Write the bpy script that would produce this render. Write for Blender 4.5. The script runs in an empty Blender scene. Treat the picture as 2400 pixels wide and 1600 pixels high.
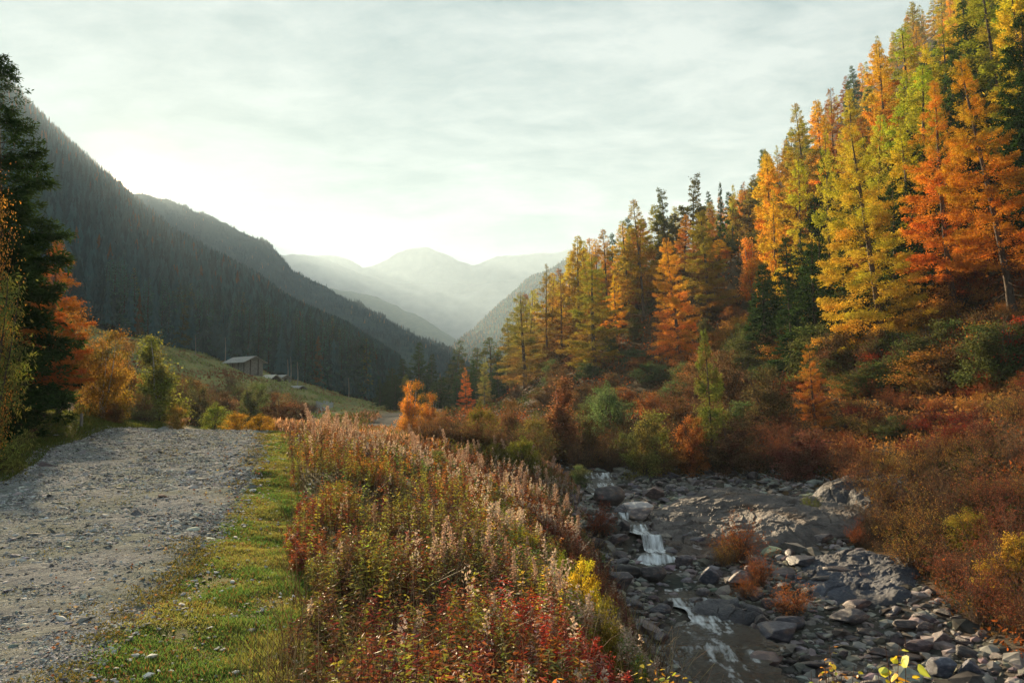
import bpy, math, random
import numpy as np
from mathutils import Vector, Matrix, Euler

# ------------------------------------------------------------------ camera, sky, sun, exposure
scene = bpy.context.scene
C = scene.collection
FPX = 1867.0                      # focal length in pixels of a 2400 px wide frame (28 mm)
HOR = 950.0
TH = math.atan((HOR - 800.0) / FPX)
ZC = 2.2
cam_d = bpy.data.cameras.new('camera')
cam_d.lens = FPX / 2400 * 36
cam_d.sensor_width = 36
cam_d.clip_start = 0.05
cam_d.clip_end = 20000
cam = bpy.data.objects.new('camera', cam_d)
C.objects.link(cam)
cam.location = (0, 0, ZC)
cam.rotation_euler = (math.pi / 2 + TH, 0, 0)
scene.camera = cam

SUN_PX, SUN_PY = 318.0, 430.0     # where the sun stands just over the left ridge


def ray(px, py):
    u = (px - 1200) / FPX
    v = (800 - py) / FPX
    fy = math.cos(TH) - v * math.sin(TH)
    fz = math.sin(TH) + v * math.cos(TH)
    return u / fy, fz / fy


def pt(px, py, y):
    a, b = ray(px, py)
    return Vector((a * y, y, ZC + b * y))


_a, _b = ray(SUN_PX, SUN_PY)
SDIR = Vector((_a, 1, _b)).normalized()
SEL = math.asin(SDIR.z)
SAZ = math.atan2(SDIR.x, SDIR.y)

scene.view_settings.view_transform = 'Standard'
scene.view_settings.look = 'None'
scene.view_settings.gamma = 1
scene.view_settings.use_curve_mapping = False
scene.view_settings.exposure = 2.32
cy = scene.cycles
cy.use_denoising = True
cy.max_bounces = 4
cy.diffuse_bounces = 2
cy.glossy_bounces = 2
cy.transmission_bounces = 3
cy.volume_bounces = 1
cy.transparent_max_bounces = 4
cy.caustics_reflective = False
cy.caustics_refractive = False
cy.sample_clamp_indirect = 4

world = bpy.data.worlds.new('World')
scene.world = world
world.use_nodes = True
nt = world.node_tree
nt.nodes.clear()


def N(t, kind, **kw):
    n = t.nodes.new(kind)
    for k, v in kw.items():
        if k.startswith('i_'):
            n.inputs[k[2:]].default_value = v
        else:
            setattr(n, k, v)
    return n


def ramp(t, stops, fac=None, interp='LINEAR'):
    r = t.nodes.new('ShaderNodeValToRGB')
    r.color_ramp.interpolation = interp
    e = r.color_ramp.elements
    while len(e) < len(stops):
        e.new(0.5)
    for i, (p, c) in enumerate(stops):
        e[i].position = p
        e[i].color = (c[0], c[1], c[2], 1) if len(c) == 3 else c
    if fac is not None:
        t.links.new(fac, r.inputs[0])
    return r


def mixc(t, a, b, fac, mode='MIX'):
    m = t.nodes.new('ShaderNodeMix')
    m.data_type = 'RGBA'
    m.blend_type = mode
    for s, v in ((m.inputs[0], fac), (m.inputs[6], a), (m.inputs[7], b)):
        if isinstance(v, bpy.types.NodeSocket):
            t.links.new(v, s)
        elif isinstance(v, (int, float)):
            s.default_value = v
        else:
            s.default_value = (v[0], v[1], v[2], 1)
    return m.outputs[2]


sky = N(nt, 'ShaderNodeTexSky', sky_type='NISHITA', sun_disc=False, sun_elevation=SEL,
        sun_rotation=SAZ, altitude=1400, air_density=1.0, dust_density=2.5, ozone_density=1.0)
tc = N(nt, 'ShaderNodeTexCoord')
sep = N(nt, 'ShaderNodeSeparateXYZ')
nt.links.new(tc.outputs['Generated'], sep.inputs[0])
# thin high cloud sheet: project the view direction on a plane overhead
zc_ = N(nt, 'ShaderNodeMath', operation='MAXIMUM'); zc_.inputs[1].default_value = 0.0
nt.links.new(sep.outputs[2], zc_.inputs[0])
za_ = N(nt, 'ShaderNodeMath', operation='ADD'); za_.inputs[1].default_value = 0.12
nt.links.new(zc_.outputs[0], za_.inputs[0])
dv = N(nt, 'ShaderNodeVectorMath', operation='DIVIDE')
nt.links.new(tc.outputs['Generated'], dv.inputs[0])
cmb = N(nt, 'ShaderNodeCombineXYZ')
for k in range(3):
    nt.links.new(za_.outputs[0], cmb.inputs[k])
nt.links.new(cmb.outputs[0], dv.inputs[1])
mp = N(nt, 'ShaderNodeMapping')
mp.inputs['Rotation'].default_value = (0, 0, math.radians(35))
mp.inputs['Scale'].default_value = (0.8, 1.3, 0.0)
nt.links.new(dv.outputs[0], mp.inputs[0])
n1 = N(nt, 'ShaderNodeTexNoise'); n1.inputs['Scale'].default_value = 1.7; n1.inputs['Detail'].default_value = 9
n1.inputs['Roughness'].default_value = 0.62; n1.inputs['Distortion'].default_value = 0.5
nt.links.new(mp.outputs[0], n1.inputs[0])
n2 = N(nt, 'ShaderNodeTexNoise'); n2.inputs['Scale'].default_value = 9; n2.inputs['Detail'].default_value = 8
n2.inputs['Roughness'].default_value = 0.7; n2.inputs['Distortion'].default_value = 0.3
nt.links.new(mp.outputs[0], n2.inputs[0])
cmx = N(nt, 'ShaderNodeMath', operation='MULTIPLY_ADD'); cmx.inputs[1].default_value = 0.5
nt.links.new(n2.outputs[0], cmx.inputs[0]); nt.links.new(n1.outputs[0], cmx.inputs[2])
cr = ramp(nt, [(0.58, (0, 0, 0)), (0.90, (1, 1, 1))], cmx.outputs[0])
# the veil of cloud pales the clear sky; the thick streaks are whiter still
SKY_VEIL = (0.40, 0.88, 1.18)
SKY_CLOUD = (2.15, 2.42, 2.55)
veil = mixc(nt, sky.outputs[0], SKY_VEIL, 0.97)
cl = mixc(nt, veil, SKY_CLOUD, cr.outputs[0])
# aureole of the sun behind thin cloud, just over the left ridge
dt = N(nt, 'ShaderNodeVectorMath', operation='DOT_PRODUCT')
nrm_ = N(nt, 'ShaderNodeVectorMath', operation='NORMALIZE')
nt.links.new(tc.outputs['Generated'], nrm_.inputs[0]); nt.links.new(nrm_.outputs[0], dt.inputs[0])
dt.inputs[1].default_value = SDIR
mx0 = N(nt, 'ShaderNodeMath', operation='MAXIMUM'); mx0.inputs[1].default_value = 0
nt.links.new(dt.outputs['Value'], mx0.inputs[0])
for pw, colr in ((9000, (60, 42, 24)), (1400, (3.5, 2.0, .9)), (60, (.12, .08, .03))):
    pp = N(nt, 'ShaderNodeMath', operation='POWER'); pp.inputs[1].default_value = pw
    nt.links.new(mx0.outputs[0], pp.inputs[0])
    glow = mixc(nt, (0, 0, 0), colr, pp.outputs[0])
    cl = mixc(nt, cl, glow, 1.0, 'ADD')
bg = N(nt, 'ShaderNodeBackground')
bg.inputs[1].default_value = 0.05
nt.links.new(cl, bg.inputs[0])
wo = N(nt, 'ShaderNodeOutputWorld')
nt.links.new(bg.outputs[0], wo.inputs[0])

sun_d = bpy.data.lights.new('sun', 'SUN')
sun_d.energy = 5.0
sun_d.angle = math.radians(0.5)
sun_d.color = (1.0, 0.77, 0.48)
sun = bpy.data.objects.new('sun', sun_d)
C.objects.link(sun)
sun.rotation_euler = (-SDIR).to_track_quat('-Z', 'Y').to_euler()

# ------------------------------------------------------------------ noise
def _hash(ix, iy, iz, seed):
    h = (ix * 374761393 + iy * 668265263 + iz * 2147483647 + seed * 1274126177) & 0xFFFFFFFF
    h = ((h ^ (h >> 13)) * 1274126177) & 0xFFFFFFFF
    h = h ^ (h >> 16)
    return (h & 0xFFFF) / 65535.0


def vnoise(x, y, z=0.0, seed=0):
    x = np.asarray(x, float); y = np.asarray(y, float); z = np.asarray(z, float) + 0 * x
    ix = np.floor(x).astype(np.int64); iy = np.floor(y).astype(np.int64); iz = np.floor(z).astype(np.int64)
    fx, fy, fz = x - ix, y - iy, z - iz
    fx = fx * fx * (3 - 2 * fx); fy = fy * fy * (3 - 2 * fy); fz = fz * fz * (3 - 2 * fz)
    r = 0
    for a in (0, 1):
        for b in (0, 1):
            for c in (0, 1):
                w = (fx if a else 1 - fx) * (fy if b else 1 - fy) * (fz if c else 1 - fz)
                r = r + w * _hash(ix + a, iy + b, iz + c, seed)
    return r * 2 - 1


def fbm(x, y, z=0.0, octv=4, seed=0, gain=0.5):
    r = 0; a = 1.0; s = 0
    for o in range(octv):
        r = r + a * vnoise(np.asarray(x) * 2 ** o, np.asarray(y) * 2 ** o, np.asarray(z) * 2 ** o, seed + o)
        s += a; a *= gain
    return r / s


# ------------------------------------------------------------------ terrain
RX_E = [(-30, -2.2), (0, -2.5), (5.67, -2.9), (6.57, -3.06), (7.83, -3.23), (9.7, -3.63), (12.65, -4.3), (18.3, -5.6),
        (23.5, -7.1), (32, -9.6), (45, -14.5), (60, -18), (88, -21), (120, -28), (160, -34)]
RX_L = [(-30, -8.0), (0, -8.4), (8, -8.9), (16.1, -10.35), (22.2, -12.96), (30.5, -15.8), (45, -19.5), (60, -22.5), (88, -24.5),
        (120, -31), (160, -37)]
RIV = [(-30, 6), (4, 5.4), (10, 5.2), (18.7, 4.9), (24, 4.9), (28, 4.5), (32, 4.3), (40, 4.3), (48, 2.5), (63, -3.4), (80, -13.7),
       (120, -18), (200, -20), (300, -24), (800, -64), (3500, -260)]


def interp(tab, y):
    a = np.array(tab)
    return np.interp(y, a[:, 0], a[:, 1])


ST = {
    -40: [(-60, 6), (-14, .6), (-9.5, 0), (-8.5, -.2), (-2.4, -.2), (-1, -.4), (1.4, -1), (2.8, -2.2), (4.0, -4.1), (6, -4.3), (10, -4.1), (13, -2.5), (20, 1), (26, 4)],
    5: [(-60, 6.5), (-14, 1), (-9.5, .35), (-8.7, .22), (-2.9, .22), (-1.6, .1), (0.6, -.35), (2.3, -1.6), (3.7, -3.9), (6, -4.1), (9, -3.9), (12, -2.5), (19, 1), (26, 4.2)],
    12: [(-60, 7), (-14, 1.4), (-10, .6), (-9.3, .5), (-4.2, .48), (-2.6, .3), (0.4, -.5), (2.4, -1.8), (3.7, -3.7), (6, -3.85), (9, -3.7), (12, -2.6), (18, .6), (25, 4.2)],
    19: [(-60, 8), (-16, 1.6), (-12, .9), (-11.3, .78), (-5.7, .76), (-4, .6), (-1, -.2), (1.5, -1.5), (3.2, -3.4), (4.9, -3.6), (9.5, -3.5), (12.5, -2.4), (16, -.6), (20, 1.2), (26, 4.2)],
    27.4: [(-60, 9), (-18, 2), (-15.5, 1.3), (-14.8, 1.15), (-8.2, 1.1), (-7, .95), (-3, .1), (1, -1.1), (2.8, -2.8), (4.5, -3.1), (7, -3.1), (12, -2.7), (16, -.9), (20, 1.3), (26, 4.5)],
    28.8: [(-60, 9), (-18, 2), (-15.9, 1.3), (-15.2, 1.18), (-8.6, 1.15), (-7.4, 1.0), (-3, .1), (1, -1.0), (2.8, -2.2), (4.4, -2.5), (7, -2.8), (12, -2.5), (16, -.9), (20, 1.4), (26, 4.5)],
    33: [(-60, 9), (-20, 2), (-17, 1.3), (-16.4, 1.2), (-9.9, 1.18), (-8, 1), (-3, .2), (1, -.8), (2.8, -1.9), (4.3, -2.1), (8, -2.3), (12, -2.0), (17, -.9), (21, 1.6), (26, 4.3)],
    40: [(-70, 11), (-24, 2), (-19, 1.05), (-18.3, .95), (-12.8, .9), (-11, .8), (-4, .1), (1, -.8), (2.8, -1.6), (4.3, -1.75), (9, -1.75), (14, -1.4), (18, .2), (22, 2.0), (28, 4.6)],
    60: [(-80, 14), (-30, 2), (-23.2, .5), (-22.5, .35), (-17, .35), (-14, .1), (-8, -.4), (-4, -.9), (-2.5, -1.1), (0, -.9), (4, -.3), (10, .6), (20, 3), (27, 5.3), (33, 10)],
    88: [(-90, 18), (-45, 6), (-32, 2), (-26, .5), (-24.5, .35), (-20, .3), (-17, -.2), (-15, -.5), (-12, -.3), (-5, .3), (5, 1.0), (14, 2.8), (22, 5.5), (32, 13)],
    120: [(-100, 20), (-60, 9), (-38, 2.6), (-28, .8), (-20, .5), (-17, .5), (-8, 1), (0, 2), (6, 6), (14, 11), (24, 17), (40, 27), (48, 32)],
    150: [(-110, 24), (-70, 13), (-36, 3.3), (-24, 1.3), (-19, 1.0), (-8, 1.8), (-3, 3), (9, 13), (20, 19.5), (34, 25), (46, 29), (60, 38)],
    220: [(-130, 26), (-94, 17), (-63, 8.6), (-38, 1.6), (-25, 1.3), (-10, 2), (5, 5), (20, 14), (40, 26), (60, 42), (100, 80)],
    340: [(-200, 40), (-60, 8), (-36, 3.5), (10, 5), (60, 48), (105, 90), (175, 156)],
    500: [(-300, 60), (-70, 12), (-40, 9), (30, 10), (60, 36), (200, 165)],
    800: [(-300, 60), (-80, 20), (-60, 18), (90, 22), (300, 190)],
    3600: [(-400, 150), (-240, 100), (-100, 100), (500, 260)],
}
_SY = sorted(ST)
_SF = []
for _y in _SY:
    p = ST[_y]
    lo = (p[0][0] - 500, p[0][1] + 150) if _y < 250 else (p[0][0] - 500, p[0][1] + 60)
    hi = (p[-1][0] + 600, p[-1][1] + 600 * (.9 if _y < 340 else .8))
    a = np.array([lo] + p + [hi])
    _SF.append(a)


def H0(x, y):
    x = np.asarray(x, float); y = np.asarray(y, float)
    x, y = np.broadcast_arrays(x, y)
    vals = np.stack([np.interp(x, a[:, 0], a[:, 1]) for a in _SF])
    k = np.clip(np.searchsorted(_SY, y) - 1, 0, len(_SY) - 2)
    sy = np.array(_SY, float)
    t = np.clip((y - sy[k]) / (sy[k + 1] - sy[k]), 0, 1)
    v0 = np.take_along_axis(vals, k[None], 0)[0]
    v1 = np.take_along_axis(vals, (k + 1)[None], 0)[0]
    return v0 * (1 - t) + v1 * t


def road_mask(x, y, soft=.5):
    e = interp(RX_E, y); l = interp(RX_L, y)
    return np.clip((e - x) / soft, 0, 1) * np.clip((x - l) / soft, 0, 1)


def Hn(x, y):
    """terrain height"""
    x = np.asarray(x, float); y = np.asarray(y, float)
    z = H0(x, y)
    rm = road_mask(x, y, 1.2)
    d = np.clip(np.abs(y) / 60, 0, 6)
    off = 1 - rm
    n = fbm(x * .16, y * .16, octv=3, seed=3) * (.28 + .5 * np.clip(d - .6, 0, 4)) * off
    n = n + fbm(x * .9, y * .9, octv=3, seed=9) * .07 * off
    n = n + fbm(x * .5, y * .5, octv=2, seed=5) * .03
    rise = np.clip((x - 22) / 20, 0, 1) * np.clip((y - 15) / 60, 0, 1)
    n = n + fbm(x * .035, y * .03, octv=3, seed=12) * 3.0 * rise * np.clip(d, 0, 2.5)
    return z + n


def hz(x, y):
    return float(Hn(np.array([x]), np.array([y]))[0])


def hit(px, py, y0=4, y1=600):
    """where the line of sight through a picture point meets the ground"""
    a, b = ray(px, py)
    ys = y0 * (y1 / y0) ** np.linspace(0, 1, 900)
    g = Hn(a * ys, ys) - (ZC + b * ys)
    k = np.argmax(g > 0)
    y = ys[k] if g[k] > 0 else y1
    return a * y, y, hz(a * y, y)


# ------------------------------------------------------------------ mesh helpers
def make_mesh(name, V, Q=None, T=None, mats=(), tint=None, smooth=False, midx=None, foam=None):
    me = bpy.data.meshes.new(name)
    V = np.asarray(V, np.float32)
    Q = np.zeros((0, 4), np.int32) if Q is None or len(Q) == 0 else np.asarray(Q, np.int32)
    T = np.zeros((0, 3), np.int32) if T is None or len(T) == 0 else np.asarray(T, np.int32)
    me.vertices.add(len(V)); me.vertices.foreach_set('co', V.ravel())
    nl = Q.size + T.size
    me.loops.add(nl)
    me.loops.foreach_set('vertex_index', np.concatenate([Q.ravel(), T.ravel()]))
    nf = len(Q) + len(T)
    me.polygons.add(nf)
    st = np.concatenate([np.arange(len(Q)) * 4, Q.size + np.arange(len(T)) * 3]).astype(np.int32)
    me.polygons.foreach_set('loop_start', st)
    try:
        me.polygons.foreach_set('loop_total', np.concatenate([np.full(len(Q), 4), np.full(len(T), 3)]).astype(np.int32))
    except Exception:
        pass
    me.polygons.foreach_set('use_smooth', np.full(nf, bool(smooth)))
    for m in mats:
        me.materials.append(m)
    if midx is not None:
        me.polygons.foreach_set('material_index', np.asarray(midx, np.int32))
    if tint is not None:
        at = me.color_attributes.new('tint', 'FLOAT_COLOR', 'POINT')
        c = np.ones((len(V), 4), np.float32); c[:, :3] = tint
        at.data.foreach_set('color', c.ravel())
    if foam is not None:
        at = me.attributes.new('foam', 'FLOAT', 'POINT')
        at.data.foreach_set('value', np.asarray(foam, np.float32))
    me.update(calc_edges=True)
    me.validate(clean_customdata=False)
    return me


class MB:
    """collects verts, quads, tris with a tint and a material slot"""
    def __init__(s):
        s.V = []; s.Q = []; s.T = []; s.c = []; s.qm = []; s.tm = []; s.n = 0

    def add(s, V, Q=None, T=None, tint=(1, 1, 1), m=0):
        V = np.asarray(V, float).reshape(-1, 3)
        if Q is not None and len(Q):
            s.Q.append(np.asarray(Q) + s.n); s.qm.append(np.full(len(Q), m))
        if T is not None and len(T):
            s.T.append(np.asarray(T) + s.n); s.tm.append(np.full(len(T), m))
        c = np.asarray(tint, float)
        s.c.append(np.broadcast_to(c, (len(V), 3)) if c.ndim == 1 else c)
        s.V.append(V); s.n += len(V)
        return s

    def mesh(s, name, mats, smooth=False):
        cat = lambda L, w: np.concatenate(L) if L else np.zeros((0, w), int)
        return make_mesh(name, np.concatenate(s.V), cat(s.Q, 4), cat(s.T, 3), mats, np.concatenate(s.c), smooth,
                         np.concatenate(s.qm + s.tm) if (s.qm or s.tm) else None)


def norm(a):
    return a / np.maximum(np.linalg.norm(a, axis=-1, keepdims=True), 1e-9)


def tubes(P, R, k=5):
    """P (n,m,3) polylines, R (n,m) radii -> V,Q"""
    n, m, _ = P.shape
    D = np.gradient(P, axis=1)
    D = norm(D)
    ref = np.where(np.abs(D[..., 2:3]) > .9, np.array([1., 0, 0]), np.array([0, 0, 1.]))
    A = norm(np.cross(D, ref)); B = np.cross(D, A)
    th = np.arange(k) * 2 * np.pi / k
    V = P[:, :, None] + R[:, :, None, None] * (A[:, :, None] * np.cos(th)[None, None, :, None] + B[:, :, None] * np.sin(th)[None, None, :, None])
    idx = np.arange(n * m * k).reshape(n, m, k)
    a = idx[:, :-1]; b = idx[:, 1:]
    Q = np.stack([a, np.roll(a, -1, 2), np.roll(b, -1, 2), b], -1).reshape(-1, 4)
    return V.reshape(-1, 3), Q


def leaves(P, D, L, W, rng, tint, belly=.45):
    """rhombic leaves: P base, D axis, lengths L, widths W"""
    n = len(P)
    D = norm(D)
    S = norm(np.cross(D, rng.normal(size=(n, 3))))
    U = np.cross(D, S)
    L = np.broadcast_to(L, (n,))[:, None]; W = np.broadcast_to(W, (n,))[:, None]
    mid = P + D * L * belly + U * L * .06
    V = np.stack([P, mid + S * W * .5, P + D * L, mid - S * W * .5], 1).reshape(-1, 3)
    Q = np.arange(n * 4).reshape(n, 4)
    t = np.repeat(np.broadcast_to(tint, (n, 3)), 4, 0)
    return V, Q, t


def blob_obj(name, me, parent=None, loc=None):
    o = bpy.data.objects.new(name, me)
    C.objects.link(o)
    if parent is not None:
        o.parent = parent
    if loc is not None:
        o.location = loc
    return o


def tag(o, label, cat, group=None):
    o['label'] = label; o['category'] = cat
    if group:
        o['group'] = group
    return o


def kind(o, k, label=None):
    o['kind'] = k
    if label:
        o['label'] = label
    return o


# ------------------------------------------------------------------ materials
def newmat(name):
    m = bpy.data.materials.new(name); m.use_nodes = True
    t = m.node_tree; t.nodes.clear()
    return m, t, N(t, 'ShaderNodeOutputMaterial')


def foliage_mat(name, transl=.42, gloss=0.0):
    m, t, out = newmat(name)
    at = N(t, 'ShaderNodeAttribute', attribute_name='tint')
    oi = N(t, 'ShaderNodeObjectInfo')
    c = mixc(t, at.outputs['Color'], oi.outputs['Color'], 1.0, 'MULTIPLY')
    r = ramp(t, [(0, (.82, .82, .82)), (1, (1.18, 1.18, 1.18))], oi.outputs['Random'])
    c = mixc(t, c, r.outputs[0], 1.0, 'MULTIPLY')
    d = N(t, 'ShaderNodeBsdfDiffuse'); tr = N(t, 'ShaderNodeBsdfTranslucent')
    t.links.new(c, d.inputs[0])
    c2 = mixc(t, c, (1.0, .96, .72), 1.0, 'MULTIPLY')
    t.links.new(c2, tr.inputs[0])
    mx = N(t, 'ShaderNodeMixShader'); mx.inputs[0].default_value = transl
    t.links.new(d.outputs[0], mx.inputs[1]); t.links.new(tr.outputs[0], mx.inputs[2])
    last = mx.outputs[0]
    if gloss:
        g = N(t, 'ShaderNodeBsdfGlossy'); g.inputs['Roughness'].default_value = .45
        g.inputs[0].default_value = (1, 1, 1, 1)
        m2 = N(t, 'ShaderNodeMixShader'); m2.inputs[0].default_value = gloss
        t.links.new(last, m2.inputs[1]); t.links.new(g.outputs[0], m2.inputs[2]); last = m2.outputs[0]
    t.links.new(last, out.inputs[0])
    return m


def noise_mat(name, stops, scale, rough=.85, bump=.3, bscale=None, detail=6, obj=True, coord='Object', stretch=(1, 1, 1), spec=.25,
              second=None, tint=False, bdist=.1):
    m, t, out = newmat(name)
    tc = N(t, 'ShaderNodeTexCoord')
    mp = N(t, 'ShaderNodeMapping'); mp.inputs['Scale'].default_value = stretch
    t.links.new(tc.outputs[coord], mp.inputs[0])
    n = N(t, 'ShaderNodeTexNoise'); n.inputs['Scale'].default_value = scale; n.inputs['Detail'].default_value = detail
    n.inputs['Roughness'].default_value = .65
    t.links.new(mp.outputs[0], n.inputs[0])
    c = ramp(t, stops, n.outputs[0]).outputs[0]
    if second:
        n3 = N(t, 'ShaderNodeTexNoise'); n3.inputs['Scale'].default_value = second[0]; n3.inputs['Detail'].default_value = 5
        t.links.new(mp.outputs[0], n3.inputs[0])
        r3 = ramp(t, [(second[1], (0, 0, 0)), (second[2], (1, 1, 1))], n3.outputs[0])
        c = mixc(t, c, second[3], r3.outputs[0])
    if tint:
        at = N(t, 'ShaderNodeAttribute', attribute_name='tint')
        c = mixc(t, c, at.outputs['Color'], 1.0, 'MULTIPLY')
    if obj:
        oi = N(t, 'ShaderNodeObjectInfo')
        c = mixc(t, c, oi.outputs['Color'], 1.0, 'MULTIPLY')
    p = N(t, 'ShaderNodeBsdfPrincipled')
    t.links.new(c, p.inputs['Base Color'])
    p.inputs['Roughness'].default_value = rough
    p.inputs['Specular IOR Level'].default_value = spec
    if bump:
        n2 = N(t, 'ShaderNodeTexNoise'); n2.inputs['Scale'].default_value = bscale or scale * 3; n2.inputs['Detail'].default_value = 8
        n2.inputs['Roughness'].default_value = .7
        t.links.new(mp.outputs[0], n2.inputs[0])
        b = N(t, 'ShaderNodeBump'); b.inputs['Strength'].default_value = bump; b.inputs['Distance'].default_value = bdist
        t.links.new(n2.outputs[0], b.inputs['Height']); t.links.new(b.outputs[0], p.inputs['Normal'])
    t.links.new(p.outputs[0], out.inputs[0])
    return m


M = {}
M['leaf'] = foliage_mat('foliage', .34)
M['needle'] = foliage_mat('needles', .32)
M['herb'] = foliage_mat('herbs', .30, .03)
M['bark'] = noise_mat('bark', [(.3, (.045, .032, .024)), (.7, (.15, .115, .09))], 6, .95, .6, 14, stretch=(1, 1, .25), bdist=.03)
M['birch'] = noise_mat('birch_bark', [(.40, (.06, .05, .045)), (.48, (.5, .47, .42)), (.8, (.70, .66, .60))], 5, .8, .2, 12, stretch=(.6, .6, 2.2), bdist=.01)
M['deadwood'] = noise_mat('weathered_wood', [(.3, (.16, .14, .13)), (.7, (.38, .35, .32))], 7, .9, .4, 20, stretch=(1, 1, .2), bdist=.02)
M['rock'] = noise_mat('river_rock', [(.30, (.016, .017, .024)), (.52, (.050, .048, .056)), (.74, (.17, .155, .15))], 2.2, .42, .7, 12, stretch=(1, 1, 2.6), spec=.4,
                      second=(1.4, .56, .70, (.10, .06, .04)), bdist=.05)
M['gravel'] = noise_mat('gravel_stone', [(.3, (.14, .138, .14)), (.7, (.46, .435, .40))], 3, .95, .3, 20, spec=.05, tint=True, bdist=.02)
M['forest_far'] = noise_mat('forested_slope', [(.3, (.007, .018, .021)), (.55, (.018, .036, .034)), (.8, (.05, .045, .03))], .06, 1, 0, spec=0, obj=True, detail=9)  # dark teal base carries the left slope's blue shade in its colour
M['hazy'] = noise_mat('hazed_mountain_slope', [(.35, (.26, .25, .25)), (.7, (.46, .43, .39))], .01, 1, 0, spec=0, detail=9)  # pale rock, lightened further so its colour nears the haze


def ground_mat():
    m, t, out = newmat('ground')
    tc = N(t, 'ShaderNodeTexCoord')
    at = N(t, 'ShaderNodeAttribute', attribute_name='tint')
    n = N(t, 'ShaderNodeTexNoise'); n.inputs['Scale'].default_value = 5; n.inputs['Detail'].default_value = 10
    n.inputs['Roughness'].default_value = .75
    t.links.new(tc.outputs['Object'], n.inputs[0])
    r = ramp(t, [(.3, (.45, .45, .45)), (.7, (1.5, 1.5, 1.5))], n.outputs[0])
    n3 = N(t, 'ShaderNodeTexNoise'); n3.inputs['Scale'].default_value = .7; n3.inputs['Detail'].default_value = 8
    t.links.new(tc.outputs['Object'], n3.inputs[0])
    r3 = ramp(t, [(.35, (.75, .9, .8)), (.65, (1.25, 1.0, .85))], n3.outputs[0])
    c = mixc(t, at.outputs['Color'], r.outputs[0], 1.0, 'MULTIPLY')
    c = mixc(t, c, r3.outputs[0], 1.0, 'MULTIPLY')
    p = N(t, 'ShaderNodeBsdfPrincipled'); p.inputs['Roughness'].default_value = .95; p.inputs['Specular IOR Level'].default_value = .1
    t.links.new(c, p.inputs['Base Color'])
    n2 = N(t, 'ShaderNodeTexNoise'); n2.inputs['Scale'].default_value = 14; n2.inputs['Detail'].default_value = 8; n2.inputs['Roughness'].default_value = .8
    t.links.new(tc.outputs['Object'], n2.inputs[0])
    b = N(t, 'ShaderNodeBump'); b.inputs['Strength'].default_value = .6; b.inputs['Distance'].default_value = .08
    t.links.new(n2.outputs[0], b.inputs['Height']); t.links.new(b.outputs[0], p.inputs['Normal'])
    t.links.new(p.outputs[0], out.inputs[0])
    return m


M['ground'] = ground_mat()


def road_mat():
    m, t, out = newmat('gravel_road')
    tc = N(t, 'ShaderNodeTexCoord')
    at = N(t, 'ShaderNodeAttribute', attribute_name='tint')
    v = N(t, 'ShaderNodeTexVoronoi'); v.inputs['Scale'].default_value = 11
    n = N(t, 'ShaderNodeTexNoise'); n.inputs['Scale'].default_value = 30; n.inputs['Detail'].default_value = 8; n.inputs['Roughness'].default_value = .8
    n4 = N(t, 'ShaderNodeTexNoise'); n4.inputs['Scale'].default_value = .8; n4.inputs['Detail'].default_value = 7
    for x in (v, n, n4):
        t.links.new(tc.outputs['Object'], x.inputs[0])
    r = ramp(t, [(.25, (.10, .104, .112)), (.5, (.245, .248, .252)), (.75, (.46, .46, .455))], n.outputs[0])
    r4 = ramp(t, [(.42, (1, 1, 1)), (.62, (.84, .87, .76))], n4.outputs[0])
    c = mixc(t, r.outputs[0], r4.outputs[0], 1.0, 'MULTIPLY')
    vr = ramp(t, [(0, (.7, .7, .72)), (1, (1.3, 1.28, 1.22))], v.outputs['Color'])
    c = mixc(t, c, vr.outputs[0], 1.0, 'MULTIPLY')
    c = mixc(t, c, at.outputs['Color'], 1.0, 'MULTIPLY')
    p = N(t, 'ShaderNodeBsdfPrincipled'); p.inputs['Roughness'].default_value = 1; p.inputs['Specular IOR Level'].default_value = 0
    t.links.new(c, p.inputs['Base Color'])
    ad = N(t, 'ShaderNodeMath', operation='MULTIPLY_ADD'); ad.inputs[1].default_value = -.8
    t.links.new(v.outputs['Distance'], ad.inputs[0]); t.links.new(n.outputs[0], ad.inputs[2])
    b = N(t, 'ShaderNodeBump'); b.inputs['Strength'].default_value = .9; b.inputs['Distance'].default_value = .035
    t.links.new(ad.outputs[0], b.inputs['Height']); t.links.new(b.outputs[0], p.inputs['Normal'])
    t.links.new(p.outputs[0], out.inputs[0])
    return m


M['road'] = road_mat()


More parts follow.
